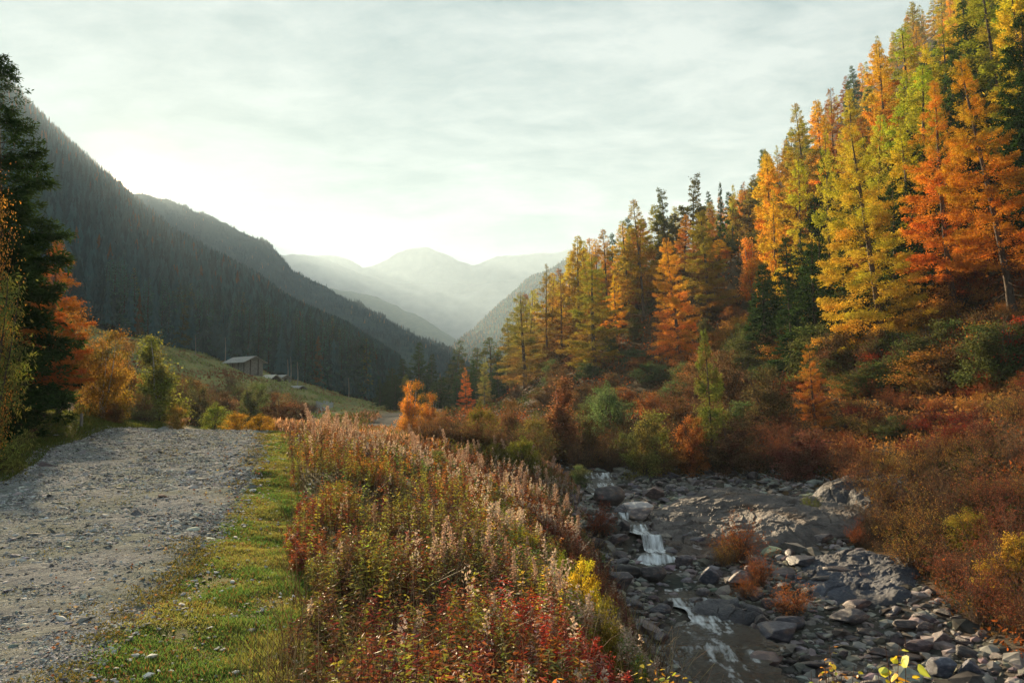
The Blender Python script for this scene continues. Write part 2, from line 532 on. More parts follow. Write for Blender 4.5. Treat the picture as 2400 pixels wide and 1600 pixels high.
def water_mat():
    m, t, out = newmat('stream_water')
    tc = N(t, 'ShaderNodeTexCoord')
    at = N(t, 'ShaderNodeAttribute', attribute_name='foam')
    mp = N(t, 'ShaderNodeMapping'); mp.inputs['Scale'].default_value = (3.2, 1.0, 1.0)
    t.links.new(tc.outputs['Object'], mp.inputs[0])
    n = N(t, 'ShaderNodeTexNoise'); n.inputs['Scale'].default_value = 4.5; n.inputs['Detail'].default_value = 6; n.inputs['Roughness'].default_value = .6
    t.links.new(mp.outputs[0], n.inputs[0])
    s = N(t, 'ShaderNodeMath', operation='MULTIPLY_ADD'); s.inputs[1].default_value = .7
    fm = N(t, 'ShaderNodeMath', operation='MULTIPLY'); fm.inputs[1].default_value = 1.6
    t.links.new(at.outputs['Fac'], fm.inputs[0])
    t.links.new(n.outputs[0], s.inputs[0]); t.links.new(fm.outputs[0], s.inputs[2])
    s2 = N(t, 'ShaderNodeMath', operation='MULTIPLY'); s2.inputs[1].default_value = .7
    t.links.new(s.outputs[0], s2.inputs[0])
    r = ramp(t, [(.53, (0, 0, 0)), (.98, (1, 1, 1))], s2.outputs[0])
    p = N(t, 'ShaderNodeBsdfPrincipled')
    p.inputs['Base Color'].default_value = (.030, .022, .014, 1)
    p.inputs['Roughness'].default_value = .06; p.inputs['IOR'].default_value = 1.33
    n2 = N(t, 'ShaderNodeTexNoise'); n2.inputs['Scale'].default_value = 5; n2.inputs['Detail'].default_value = 4
    mp2 = N(t, 'ShaderNodeMapping'); mp2.inputs['Scale'].default_value = (1.0, 2.2, 1.0)
    t.links.new(tc.outputs['Object'], mp2.inputs[0]); t.links.new(mp2.outputs[0], n2.inputs[0])
    b = N(t, 'ShaderNodeBump'); b.inputs['Strength'].default_value = 1; b.inputs['Distance'].default_value = .10
    t.links.new(n2.outputs[0], b.inputs['Height']); t.links.new(b.outputs[0], p.inputs['Normal'])
    f = N(t, 'ShaderNodeBsdfPrincipled'); f.inputs['Base Color'].default_value = (.80, .83, .86, 1); f.inputs['Roughness'].default_value = .7
    mx = N(t, 'ShaderNodeMixShader')
    t.links.new(r.outputs[0], mx.inputs[0]); t.links.new(p.outputs[0], mx.inputs[1]); t.links.new(f.outputs[0], mx.inputs[2])
    t.links.new(mx.outputs[0], out.inputs[0])
    return m


M['water'] = water_mat()
M['twig'] = noise_mat('twig_bark', [(.3, (.05, .038, .03)), (.7, (.14, .11, .09))], 9, .95, 0, obj=False, tint=True)
M['roadstone'] = noise_mat('road_stone', [(.3, (.10, .10, .10)), (.7, (.28, .265, .245))], 2.5, .95, .5, 12, spec=.05, stretch=(1, 1, 2), bdist=.03)

# ------------------------------------------------------------------ the ground sheet
def grid_faces(nr, nc):
    i = np.arange(nr * nc).reshape(nr, nc)
    return np.stack([i[:-1, :-1], i[:-1, 1:], i[1:, 1:], i[1:, :-1]], -1).reshape(-1, 4)


def axis(lo, hi, d0, g, dmax):
    out = [0.0]; d = d0
    while out[-1] < hi:
        out.append(out[-1] + d); d = min(d * g, dmax)
    neg = [0.0]; d = d0
    while neg[-1] > lo:
        neg.append(neg[-1] - d); d = min(d * g, dmax)
    return np.array(neg[:0:-1] + out)


def ground_tint(x, y):
    """real ground colours: road gravel, verge turf, dry banks, forest floor, meadow"""
    e = interp(RX_E, y); l = interp(RX_L, y); rv = interp(RIV, y)
    turf = np.array([.085, .095, .028]); dry = np.array([.12, .072, .030]); bank = np.array([.060, .036, .020])
    duff = np.array([.036, .026, .016]); mead = np.array([.21, .21, .08]); stone = np.array([.085, .08, .078])
    n = fbm(x * .25, y * .25, octv=4, seed=21)[..., None]
    n2 = fbm(x * 1.1, y * 1.1, octv=3, seed=22)[..., None]
    col = bank + 0 * n
    w = np.clip((.5 + n2 * 1.2), 0, 1)
    col = col * (1 - .5 * w) + dry * .5 * w
    verge = np.clip(1 - np.abs(x - e - .6) / 1.6, 0, 1)[..., None] ** .5 * (np.abs(x - e - .6) < 1.6)[..., None]
    col = col * (1 - verge) + verge * (turf * (1 + .4 * n) * (1 - .35 * w) + dry * .35 * w)
    lv = (np.clip((l + .3 - x) / .6, 0, 1) * np.clip((x - l + 7) / 4, 0, 1))[..., None]
    col = col * (1 - lv) + lv * turf * np.clip(.8 + n, .4, 1.3)
    md = (np.clip((y - 85) / 20, 0, 1) * np.clip((-18 - x) / 8, 0, 1) * np.clip((330 - y) / 60, 0, 1))[..., None]
    m2 = mead * (1 + .35 * n) * (1 - .4 * np.clip(n2 * 2, 0, 1)) + np.array([.12, .05, .03]) * .4 * np.clip(n2 * 2, 0, 1)
    col = col * (1 - md) + md * m2
    rt = np.clip((x - 24) / 8, 0, 1)[..., None]
    col = col * (1 - rt) + rt * (duff * (1 + .4 * n) + dry * .35 * np.clip(n * 2, 0, 1))
    bed = (np.clip((x - rv + 3) / 1.2, 0, 1) * np.clip((rv + 7.5 - x) / 2, 0, 1) * np.clip((55 - y) / 12, 0, 1))[..., None]
    bed2 = (np.clip((x - rv + 2.5) / 1, 0, 1) * np.clip((rv + 2.5 - x) / 1, 0, 1))[..., None]
    bed = np.maximum(bed, bed2)
    col = col * (1 - bed) + bed * stone * (.6 + .5 * np.clip(n2 + .5, 0, 1))
    return np.clip(col, .004, .6)


ys = axis(-14, 3600, .12, 1.012, 60)
xs = axis(-700, 900, .14, 1.022, 25)
X, Y = np.meshgrid(xs, ys)
Z = Hn(X, Y) - road_mask(X, Y, .3) * .04
V = np.stack([X, Y, Z], -1).reshape(-1, 3)
g = blob_obj('ground', make_mesh('ground', V, grid_faces(*X.shape), None, [M['ground']], ground_tint(X, Y).reshape(-1, 3), True))
kind(g, 'structure', 'valley ground of turf, dry banks and forest floor')

# ------------------------------------------------------------------ the gravel road
ry = np.concatenate([np.arange(-14, 14, .10), np.arange(14, 48, .25), np.arange(48, 150, 1.0)])
rt_ = np.linspace(0, 1, 64)
E = interp(RX_E, ry); L_ = interp(RX_L, ry)
wob = fbm(ry * .6, ry * 0 + 3, octv=3, seed=31) * .28
wob2 = fbm(ry * .5, ry * 0 + 9, octv=3, seed=33) * .28
RX = (L_ + wob2)[:, None] * (1 - rt_) + (E + wob)[:, None] * rt_
RY = np.repeat(ry[:, None], 64, 1)
RZ = Hn(RX, RY) + .004 + fbm(RX * 4, RY * 4, octv=3, seed=35) * .018
edge = np.minimum(rt_, 1 - rt_) * 12
RZ = RZ - .05 * np.clip(1 - edge, 0, 1)[None, :]
mid = np.exp(-((rt_ - .5) / .14) ** 2)[None, :] * np.clip(.4 + fbm(RX * .5, RY * .5, octv=3, seed=37), 0, 1)
mossy = np.clip(1 - edge, 0, 1)[None, :] * .6 + mid * .25
tr = (np.array([1., 1., 1.]) * (1 - mossy[..., None]) + np.array([.72, .72, .56]) * mossy[..., None])
nearb = np.clip((RY - 4) / 12, 0, 1)[..., None]
r_o = blob_obj('road', make_mesh('road', np.stack([RX, RY, RZ], -1).reshape(-1, 3), grid_faces(*RX.shape), None, [M['road']], tr.reshape(-1, 3), True))
kind(r_o, 'structure', 'rough gravel road rising to a crest')

# ------------------------------------------------------------------ hills: ridge lines with real depth
def loft(name, ridge, base, mat, nt_=160, ns=60, bulge=.0, amp=6.0, fs=.012, back=(0, 500, -250), label=None, seed=0, color=None):
    R = np.array(ridge, float); B = np.array(base, float)
    k = np.linspace(0, len(R) - 1, nt_)
    ip = lambda A: np.stack([np.interp(k, np.arange(len(A)), A[:, j]) for j in range(3)], -1)
    R, B = ip(R), ip(B)
    s = np.linspace(0, 1, ns)[None, :, None]
    P = B[:, None] * (1 - s) + R[:, None] * s
    P[..., 2] += bulge * 4 * (s * (1 - s))[..., 0]
    nb = ns // 3
    sb = np.linspace(0, 1, nb + 1)[1:][None, :, None]
    Pb = R[:, None] + sb * np.array(back, float)
    P = np.concatenate([P, Pb], 1)
    n = fbm(P[..., 0] * fs, P[..., 1] * fs, P[..., 2] * fs, octv=5, seed=seed, gain=.55)
    fade = np.concatenate([np.clip(np.linspace(0, 1, ns) * 6, 0, 1), np.ones(nb)])[None]
    P[..., 2] += n * amp * fade
    V = P.reshape(-1, 3)
    o = blob_obj(name, make_mesh(name, V, grid_faces(P.shape[0], P.shape[1]), None, [mat], None, True))
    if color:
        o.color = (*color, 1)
    kind(o, 'structure', label)
    return P


def PL(*a):
    return [tuple(pt(*p)) for p in a]


R1 = [(-560, -60, 330), (-700, 500, 450), (-760, 900, 520)] + PL((0, 178, 1350), (130, 305, 1430), (230, 395, 1480), (310, 465, 1500), (400, 548, 1400), (491, 608, 1150),
     (597, 675, 850), (674, 738, 620), (772, 803, 450), (860, 872, 360), (940, 940, 300))
B1 = [(-150, -60, 28), (-140, 20, 26), (-140, 90, 26), (-140, 150, 28), (-138, 215, 29), (-128, 238, 27), (-118, 245, 23), (-103, 245, 18), (-90, 245, 15), (-76, 245, 11.5),
      (-62, 245, 7.5), (-52, 250, 4.5), (-45, 255, 2.8), (-38, 262, 1.5)]
HILL1 = loft('hill', R1, B1, M['forest_far'], bulge=8, amp=9, fs=.01, label='steep shaded forest slope on the left', seed=41, nt_=200, ns=90)
R2 = PL((150, 400, 2150), (250, 440, 2150), (340, 458, 2150), (430, 478, 2150), (460, 505, 2120), (480, 505, 2100), (560, 545, 2050), (620, 566, 2000), (665, 616, 1950), (690, 642, 1900),
        (760, 682, 1800), (850, 722, 1650), (920, 757, 1500), (1060, 826, 1250), (1110, 880, 1100))
B2 = [(-700, 1300, 150), (-650, 1250, 130), (-600, 1200, 110), (-500, 1100, 80), (-450, 1050, 70), (-430, 1030, 60), (-400, 1000, 50), (-350, 980, 45), (-300, 950, 40), (-280, 930, 38),
      (-240, 900, 34), (-200, 880, 30), (-160, 860, 26), (-110, 850, 20), (-85, 850, 18)]
HILL2 = loft('hill', R2, B2, M['forest_far'], bulge=10, amp=22, fs=.010, label='second forested ridge behind the shaded slope', seed=47, nt_=260, ns=120, color=(2.2, 1.9, 1.7))  # paler copy of the forest colour, distance haze put into the tint
R3 = PL((1000, 850, 1552), (1045, 822, 1724), (1110, 775, 1954), (1165, 715, 2127), (1240, 655, 2242), (1300, 620, 2357), (1345, 592, 2415), (1500, 590, 2415), (1700, 600, 2415), (1900, 600, 2415))
B3 = [(-110, 1150, 25), (-90, 1150, 25), (-60, 1150, 28), (-20, 1150, 32), (30, 1150, 36), (80, 1150, 40), (130, 1150, 60), (300, 1100, 120), (450, 1050, 200), (600, 1000, 250)]
HILL3 = loft('hill', R3, B3, M['forest_far'], bulge=14, amp=20, fs=.009, label='hazy sunlit forest slope across the valley', seed=53, nt_=220, ns=110, color=(3, 2.4, 1.6))  # pale warm copy of the forest colour, sun and haze tinted in
R4 = PL((560, 600, 3437), (660, 655, 3375), (760, 672, 3312), (860, 690, 3250), (930, 715, 3125), (990, 745, 3000), (1060, 790, 2875), (1130, 840, 2750))
B4 = [(-500, 2550, 150), (-420, 2500, 120), (-330, 2500, 100), (-260, 2500, 90), (-200, 2500, 85), (-150, 2500, 80), (-120, 2500, 80), (-90, 2500, 80)]
loft('hill', R4, B4, M['forest_far'], bulge=10, amp=14, fs=.006, label='pale wooded spur in the middle distance', seed=59, color=(3, 2.4, 1.8))  # forest colour lightened here too, with haze in the tint
R5 = PL((500, 600, 3905), (600, 600, 3905), (690, 600, 3905), (770, 615, 3905), (850, 652, 3905), (1000, 662, 3905), (1150, 664, 3834), (1300, 650, 3834), (1500, 620, 3834), (1700, 600, 3834))
B5 = [(-900, 3300, 200), (-800, 3300, 180), (-700, 3300, 160), (-550, 3300, 130), (-400, 3300, 120), (-250, 3300, 110), (0, 3300, 110), (200, 3300, 130), (500, 3300, 200), (800, 3300, 300)]
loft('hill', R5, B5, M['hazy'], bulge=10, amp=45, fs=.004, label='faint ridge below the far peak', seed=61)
R6 = PL((400, 640, 4500), (560, 600, 4500), (700, 600, 4500), (790, 600, 4500), (850, 628, 4500), (905, 606, 4500), (945, 585, 4500), (1000, 578, 4500), (1040, 596, 4500), (1105, 628, 4500), (1165, 602, 4500),
        (1230, 600, 4500), (1345, 590, 4500), (1500, 560, 4500), (1700, 540, 4500))
B6 = [(p[0] * .9, 4000, 250) for p in R6]
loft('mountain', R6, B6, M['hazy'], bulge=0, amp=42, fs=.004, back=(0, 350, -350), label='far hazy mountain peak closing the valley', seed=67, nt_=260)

# ------------------------------------------------------------------ plant generators (numpy)
def ladder(rng, n, lo, hi):
    return lo + (hi - lo) * (np.arange(n) + rng.random(n)) / n


def conifer(seed, Ht, R, nb=70, h0=.12, prof=.85, droop=.25, up=.15, K=70, ll=.14, lw=.05, style='larch', trunk_r=None, bend=.02, one_sided=0.0, dead=0,
            brown_low=0.0, twig=.34, k_tr=8, lean=0.0, drop=.08):
    """returns (trunk MB, crown MB). tint carries leaf to leaf variation"""
    rng = np.random.default_rng(seed)
    tr, cr = MB(), MB()
    m = 12
    s = np.linspace(0, 1, m)
    ph = rng.random() * 6
    bx = bend * Ht * np.sin(s * 2.6 + ph) * s; by = bend * Ht * np.cos(s * 2.1 + ph) * s
    P = np.stack([bx - bx[0], by - by[0], s * Ht], -1)
    tr_r = trunk_r or Ht * .0125
    rad = tr_r * (1 - s) ** .8 + .012
    rad[0] *= 1.5; rad[1] *= 1.06
    V, Q = tubes(P[None], rad[None], k_tr)
    tr.add(V, Q)
    fr = 1 - (1 - ladder(rng, nb, 0, 1)) ** 1.15
    hh = h0 * Ht + fr * (Ht * .985 - h0 * Ht)
    f = (hh - h0 * Ht) / (Ht - h0 * Ht)
    az = (np.arange(nb) * 2.399 + rng.normal(size=nb) * .5)
    low = np.clip(.55 + f * 4.5, 0, 1)
    L = R * low * np.minimum((1 - f) ** prof, (1 - f) * 2.6) * rng.uniform(.62, 1.12, nb) * (1 + one_sided * np.cos(az - math.pi)) + R * .05
    if style == 'pine':
        L = R * np.clip(np.sin(np.clip(f * 1.1 + .18, 0, 1) * math.pi), .12, 1) ** .7 * rng.uniform(.6, 1.1, nb)
    miss = rng.random(nb) < drop
    L[miss] *= .35
    org = np.stack([np.interp(hh, s * Ht, P[:, 0]), np.interp(hh, s * Ht, P[:, 1]), hh], -1)
    d = np.stack([np.cos(az), np.sin(az), 0 * az], -1)
    mm = 7
    t = np.linspace(0, 1, mm)
    inc = rng.normal(0, .07, nb) + (1 - f) * -.05 + f * .35
    dr = droop * (1.15 - f)

    def path(i, tt):
        return (org[i] + d[i] * (L[i] * tt)[..., None] +
                np.array([0, 0, 1.]) * (L[i] * (inc[i] * tt - dr[i] * tt ** 1.6 + up * tt ** 3.5))[..., None])
    I = np.repeat(np.arange(nb)[:, None], mm, 1)
    BP = path(I, np.repeat(t[None], nb, 0))
    wob = rng.normal(0, .02, (nb, mm, 3)) * L[:, None, None]; wob[:, 0] = 0
    BP = BP + wob
    br = (np.clip(L * .011, .008, .07))[:, None] * (1 - t * .85)[None]
    V, Q = tubes(BP, br, 3)
    cr.add(V, Q, tint=(.55, .45, .4), m=1)
    if dead:
        nd = dead
        hd = rng.uniform(.05, h0 * 1.25, nd) * Ht; ad = rng.random(nd) * 6.28; Ld = rng.uniform(.25, .6, nd) * R
        td = np.linspace(0, 1, 5)
        dd = np.stack([np.cos(ad), np.sin(ad), 0 * ad], -1)
        DP = np.stack([np.interp(hd, s * Ht, P[:, 0]), np.interp(hd, s * Ht, P[:, 1]), hd], -1)[:, None] + dd[:, None] * (Ld[:, None] * td)[..., None]
        DP[..., 2] += (-.25 * td ** 1.5 * Ld[:, None]); DP[:, 1:] += rng.normal(0, .05, (nd, 4, 3))
        V, Q = tubes(DP, np.repeat((.022 * (1 - td * .8))[None], nd, 0), 3)
        cr.add(V, Q, tint=(1.1, 1.0, .95), m=1)
    # foliage sprays along side twigs
    cnt = np.maximum((K * (L / R) ** 1.1 + K * .16).astype(int), 3)
    bi = np.repeat(np.arange(nb), cnt)
    n = len(bi)
    tt = rng.random(n) ** .62
    if style in ('larch', 'pine'):
        tt = .10 + .9 * tt
    nt2 = np.maximum(5, 14)
    tw = np.round(tt * nt2) / nt2 + rng.normal(0, .008, n)       # twigs leave the branch at intervals
    tw = np.clip(tw, .06, 1)
    side = rng.choice([-1., 1.], n)
    tl = twig * L[bi] * (1.05 - tw) ** .6 * (.6 + .4 * np.sin(bi * 7.1 + np.round(tt * nt2) * 3.7)) + .12
    q = rng.random(n) ** .7
    perp = np.stack([-d[bi, 1], d[bi, 0], 0 * tt], -1)
    fw = d[bi]
    tdir = norm(perp * side[:, None] * .85 + fw * .6)
    hang = -.28 * q * q if style != 'pine' else .15 * q
    if style == 'larch':
        hang = -.9 * q * rng.random(n) ** 1.5
    base = path(bi, tw) + tdir * (tl * q)[:, None]
    base[:, 2] += tl * hang
    lf = (.35 + .65 * np.clip(L[bi] / R * 1.5, 0, 1))
    base += rng.normal(0, 1, (n, 3)) * ((.03 + .008 * R + .10 * ll) * lf)[:, None]
    base[:, 2] -= rng.random(n) ** 2 * (.35 if style == 'larch' else .22)
    ax = tdir * .7 + rng.normal(0, .55, (n, 3)) + np.array([0, 0, -.15 if style != 'larch' else .1])
    fz = f[bi]
    if style == 'spruce':
        c = np.array([.030, .062, .026]) * rng.uniform(.55, 1.35, (n, 1))
        c = c * (1 + np.array([.5, .3, .1]) * (q * tw)[:, None])
    else:
        c = np.ones(3) * rng.uniform(.62, 1.25, (n, 1))
        hue = fbm(base[:, 0] * .7 + seed, base[:, 1] * .7, base[:, 2] * .5, octv=3, seed=seed)
        g_ = np.clip((fz - .6) * .30 + hue * .34 - brown_low * (1 - fz) + (np.sin(bi * 12.9) * .09), -.38, .14)
        c = c * np.stack([1 - g_ * .6, 1 + g_ * .6, 1 - g_ * .2], -1)
    LL = ll * rng.uniform(.6, 1.3, n) * lf; WW = lw * rng.uniform(.7, 1.3, n) * lf
    gap = fbm(base[:, 0] * 1.1 + seed, base[:, 1] * 1.1, base[:, 2] * 1.5, octv=3, seed=seed + 50)
    keepm = gap + rng.normal(0, .10, n) > -.13
    c = c * (1 + .55 * np.clip(gap, -.4, .5))[:, None]
    V, Q, tt_ = leaves(base[keepm], ax[keepm], LL[keepm], WW[keepm], rng, c[keepm])
    cr.add(V, Q, tint=tt_)
    return tr, cr


def broadleaf(seed, Ht, R, stems=1, clumps=40, per=110, ll=.09, lw=.06, h0=.25, sig=.10, spread=.35, top=.5, trunk_r=None, shape='oval', twigs=True):
    """birch, alder, rowan: stems, limbs to leaf clumps, leaves gathered round limb ends with gaps"""
    rng = np.random.default_rng(seed)
    tr, cr = MB(), MB()
    m = 9; s = np.linspace(0, 1, m)
    tops = []
    for k in range(stems):
        a = rng.random() * 6.28
        off = spread * R * (k > 0 or stems > 1) * rng.uniform(.4, 1)
        x = np.cos(a) * off * s ** 1.2 + .03 * Ht * np.sin(s * 4 + a) * s; y = np.sin(a) * off * s ** 1.2
        hk = Ht * (rng.uniform(.75, .97) if k else .95)
        P = np.stack([x + .04 * R * math.cos(a), y + .04 * R * math.sin(a), s * hk], -1)
        r0 = (trunk_r or Ht * .012) * (1 if k == 0 else .75)
        V, Q = tubes(P[None], (r0 * (1 - s) ** .8 + .006)[None], 7)
        tr.add(V, Q); tops.append(P)
    n = clumps
    f = ladder(rng, n, 0, 1)
    hh = h0 * Ht + f * (1 - h0) * Ht
    if shape == 'oval':
        pr = np.sqrt(np.clip(1 - ((f - .38) / .66) ** 2, .02, 1))
    elif shape == 'cone':
        pr = (1 - f) ** .75 * np.clip(f * 6 + .3, 0, 1) + .06
    else:
        pr = np.sqrt(np.clip(1 - (f * .98) ** 2.2, .03, 1))
    az = np.arange(n) * 2.399 + rng.normal(size=n) * .7
    rr = R * pr * rng.uniform(.35, 1.0, n) ** .5
    nl = 4
    lo_ = rng.integers(0, nl, n)
    la = rng.random() * 6.28 + np.arange(nl) * 6.28 / nl + rng.normal(0, .4, nl)
    ls = rng.uniform(.5, .8, nl) + (.22 if shape == 'cone' else 0); lh = rng.uniform(.62, 1.0, nl); lh[0] = 1.0; ld = rng.uniform(.15, .55, nl) * (1 if shape != 'cone' else .55); ld[0] *= .4
    cc = np.stack([np.cos(az) * rr * ls[lo_] + np.cos(la[lo_]) * ld[lo_] * R, np.sin(az) * rr * ls[lo_] + np.sin(la[lo_]) * ld[lo_] * R, hh * lh[lo_] + rng.normal(0, .02 * Ht, n)], -1)
    hh = cc[:, 2]; rr = np.hypot(cc[:, 0], cc[:, 1])
    st = rng.integers(0, stems, n)
    oh = np.clip(hh / Ht - rr / R * .28 - .04, .06, .92)
    O = np.array([[np.interp(oh[i], s, tops[st[i]][:, j]) for j in range(3)] for i in range(n)])
    t = np.linspace(0, 1, 6)[None, :, None]
    LP = O[:, None] * (1 - t) + cc[:, None] * t
    LP[..., 2] -= (t * (1 - t))[..., 0] * .25 * rr[:, None]
    LP[:, 1:-1] += rng.normal(0, .02, (n, 4, 3)) * R
    lr = np.clip(Ht * .0035, .004, .05) * (1 - t[..., 0] * .75)
    V, Q = tubes(LP, np.repeat(lr, n, 0), 3)
    cr.add(V, Q, tint=(.7, .6, .55), m=1)
    bi = np.repeat(np.arange(n), np.maximum((per * rng.uniform(.4, 1.5, n)).astype(int), 4))
    k = len(bi)
    sg = sig * (R + Ht) * .5 * rng.uniform(.7, 1.4, n)[bi]
    off = rng.normal(size=(k, 3)) * sg[:, None] * np.array([1.1, 1.1, .8]) * (rng.random((k, 1)) ** .5) * 1.25
    tl = rng.random(k) ** .6
    anc = O[bi] * (1 - (.55 + .45 * tl))[:, None] + cc[bi] * (.55 + .45 * tl)[:, None]
    base = anc + off
    ax = off / (sg[:, None] + 1e-6) * .5 + rng.normal(0, .7, (k, 3)) + np.array([0, 0, -.25])
    c = rng.uniform(.5, 1.35, (k, 1)) * np.ones(3) * rng.uniform(.7, 1.3, (n, 1))[bi]
    hue = fbm(base[:, 0] * 1.1, base[:, 1] * 1.1, base[:, 2] * 1.1, octv=2, seed=seed + 3) * .22 + rng.normal(0, .07, n)[bi]
    c = c * np.stack([1 - hue * .5, 1 + hue * .7, 1 + 0 * hue], -1)
    V, Q, tt_ = leaves(base, ax, ll * rng.uniform(.6, 1.3, k), lw * rng.uniform(.6, 1.3, k), rng, c, .5)
    cr.add(V, Q, tint=tt_)
    if twigs:
        kk = min(n * 5, 400)
        bi = rng.integers(0, n, kk)
        e = cc[bi] + rng.normal(size=(kk, 3)) * sig * (R + Ht) * .55
        t = np.linspace(0, 1, 4)[None, :, None]
        TP = cc[bi][:, None] * (1 - t) + e[:, None] * t + rng.normal(0, .01, (kk, 4, 3)) * R
        V, Q = tubes(TP, np.repeat((np.clip(Ht * .0012, .002, .012) * (1 - t[0, :, 0] * .6))[None], kk, 0), 3)
        cr.add(V, Q, tint=(.6, .5, .45), m=1)
    return tr, cr


def shrub(seed, Ht, R, stems=60, per=26, ll=.06, lw=.04, leafy=.5, sr=.008, curve=.5):
    """many stems from one root, twiggy, leaves along their upper part"""
    rng = np.random.default_rng(seed)
    st, cr = MB(), MB()
    m = 7; t = np.linspace(0, 1, m)
    az = rng.random(stems) * 6.28
    rad = R * np.sqrt(rng.random(stems)) * rng.uniform(.6, 1.05, stems)
    hk = Ht * (1 - .35 * (rad / R) ** 2) * rng.uniform(.42, 1.12, stems) * (1 + .25 * np.sin(az * 3 + seed))
    d = np.stack([np.cos(az), np.sin(az)], -1)
    b0 = d * rad[:, None] * .22
    P = np.zeros((stems, m, 3))
    P[..., :2] = b0[:, None] + d[:, None] * (rad[:, None] * .78 * (t ** (1 + curve))[None])[..., None]
    P[..., 2] = hk[:, None] * (1 - (1 - t) ** 1.4)[None]
    P[:, 1:] += rng.normal(0, .025, (stems, m - 1, 3)) * Ht
    V, Q = tubes(P, sr * (1 - .75 * t)[None] * rng.uniform(.7, 1.4, stems)[:, None], 3)
    st.add(V, Q, tint=(.9, .75, .7))
    # side twigs
    k = stems * 6
    bi = rng.integers(0, stems, k); tt = rng.uniform(.35, 1, k)
    o = np.stack([[np.interp(tt[i], t, P[bi[i], :, j]) for j in range(3)] for i in range(k)])
    dr = norm(norm(P[bi, -1] - P[bi, 0]) + rng.normal(0, .6, (k, 3)))
    tl = Ht * rng.uniform(.08, .22, k)
    q = np.linspace(0, 1, 3)
    TP = o[:, None] + dr[:, None] * (tl[:, None] * q)[..., None]
    V, Q = tubes(TP, np.repeat((sr * .45 * (1 - q * .6))[None], k, 0), 3)
    st.add(V, Q, tint=(.9, .75, .7))
    n = stems * per
    ti = rng.integers(0, k, n)
    use = rng.random(k) < leafy + .35
    ti = ti[use[ti]]
    n = len(ti)
    base = o[ti] + dr[ti] * (tl[ti] * rng.random(n))[:, None] + rng.normal(0, .012 + .01 * Ht, (n, 3))
    ax = dr[ti] + rng.normal(0, .7, (n, 3))
    c = rng.uniform(.5, 1.35, (n, 1)) * np.ones(3)
    hue = rng.normal(0, .12, k)[ti]
    c = c * np.stack([1 - hue * .5, 1 + hue, 1 + 0 * hue], -1)
    V, Q, tt_ = leaves(base, ax, ll * rng.uniform(.6, 1.3, n), lw * rng.uniform(.6, 1.3, n), rng, c, .5)
    cr.add(V, Q, tint=tt_)
    return st, cr


def stalks(rng, pos, h, col, nleaf=30, ll=.09, lw=.018, plume=None, plume_col=(.55, .42, .34), stem_col=(.10, .045, .03), droop=.35, sr=.004, bare=.22, npl=45):
    """willowherb-like herbs: upright stem, narrow leaves in a spiral, fluffy seed plume on some"""
    n = len(pos)
    mb = MB()
    m = 4; t = np.linspace(0, 1, m)
    lean = rng.normal(0, .09, (n, 2))
    P = pos[:, None] + np.zeros((n, m, 3))
    P[..., :2] += lean[:, None] * (h[:, None] * t ** 1.5)[..., None]
    P[..., 2] += h[:, None] * t
    V, Q = tubes(P, np.repeat((sr * (1 - .6 * t))[None], n, 0) * (h / 1.0)[:, None], 3)
    mb.add(V, Q, tint=np.repeat(np.array(stem_col)[None] * rng.uniform(.6, 1.6, (n, 1)), m * 3, 0))
    pl = np.zeros(n, bool) if plume is None else plume
    f = np.tile((np.arange(nleaf) + .5) / nleaf, n) + rng.normal(0, .02, n * nleaf)
    bi = np.repeat(np.arange(n), nleaf)
    f = bare + (1 - bare) * f * np.where(pl[bi], .62, 1.0)
    f = np.clip(f, 0, 1)
    az = np.tile(np.arange(nleaf) * 2.4, n) + bi * 1.7 + rng.normal(0, .3, n * nleaf)
    base = pos[bi].copy()
    base[:, :2] += lean[bi] * (h[bi] * f ** 1.5)[:, None]
    base[:, 2] += h[bi] * f
    pit = rng.normal(.25, .4, len(bi)) - droop
    ax = np.stack([np.cos(az) * np.cos(pit), np.sin(az) * np.cos(pit), np.sin(pit)], -1)
    c = col[bi] * rng.uniform(.5, 1.5, (len(bi), 1)) * (1 + rng.normal(0, .12, (len(bi), 3)))
    LL = ll * rng.uniform(.6, 1.25, len(bi)) * (1.15 - .6 * f)
    V, Q, tt = leaves(base, ax, LL, lw * rng.uniform(.7, 1.4, len(bi)), rng, np.clip(c, 0, 1), .4)
    mb.add(V, Q, tint=tt)
    if pl.any():
        ids = np.where(pl)[0]
        bi = np.repeat(ids, npl)
        f = rng.uniform(.55, 1.04, len(bi))
        base = pos[bi].copy()
        base[:, :2] += lean[bi] * (h[bi] * f ** 1.5)[:, None]
        base[:, 2] += h[bi] * f
        wd = .035 * (1.1 - f) / .5 + .008
        base += rng.normal(0, 1, (len(bi), 3)) * wd[:, None] * h[bi][:, None] * .8
        ax = rng.normal(0, 1, (len(bi), 3))
        c = np.array(plume_col) * rng.uniform(.6, 1.35, (len(bi), 1)) * (1 + rng.normal(0, .05, (len(bi), 3)))
        V, Q, tt = leaves(base, ax, ll * .42, lw * 1.5, rng, np.clip(c, 0, 1), .5)
        mb.add(V, Q, tint=tt)
    return mb


def ico(sub):
    bm = __import__('bmesh').new()
    __import__('bmesh').ops.create_icosphere(bm, subdivisions=sub, radius=1)
    V = np.array([v.co[:] for v in bm.verts]); T = np.array([[v.index for v in f.verts] for f in bm.faces])
    bm.free()
    return V, T


ICO3, ICO2, ICO1 = ico(4), ico(2), ico(1)


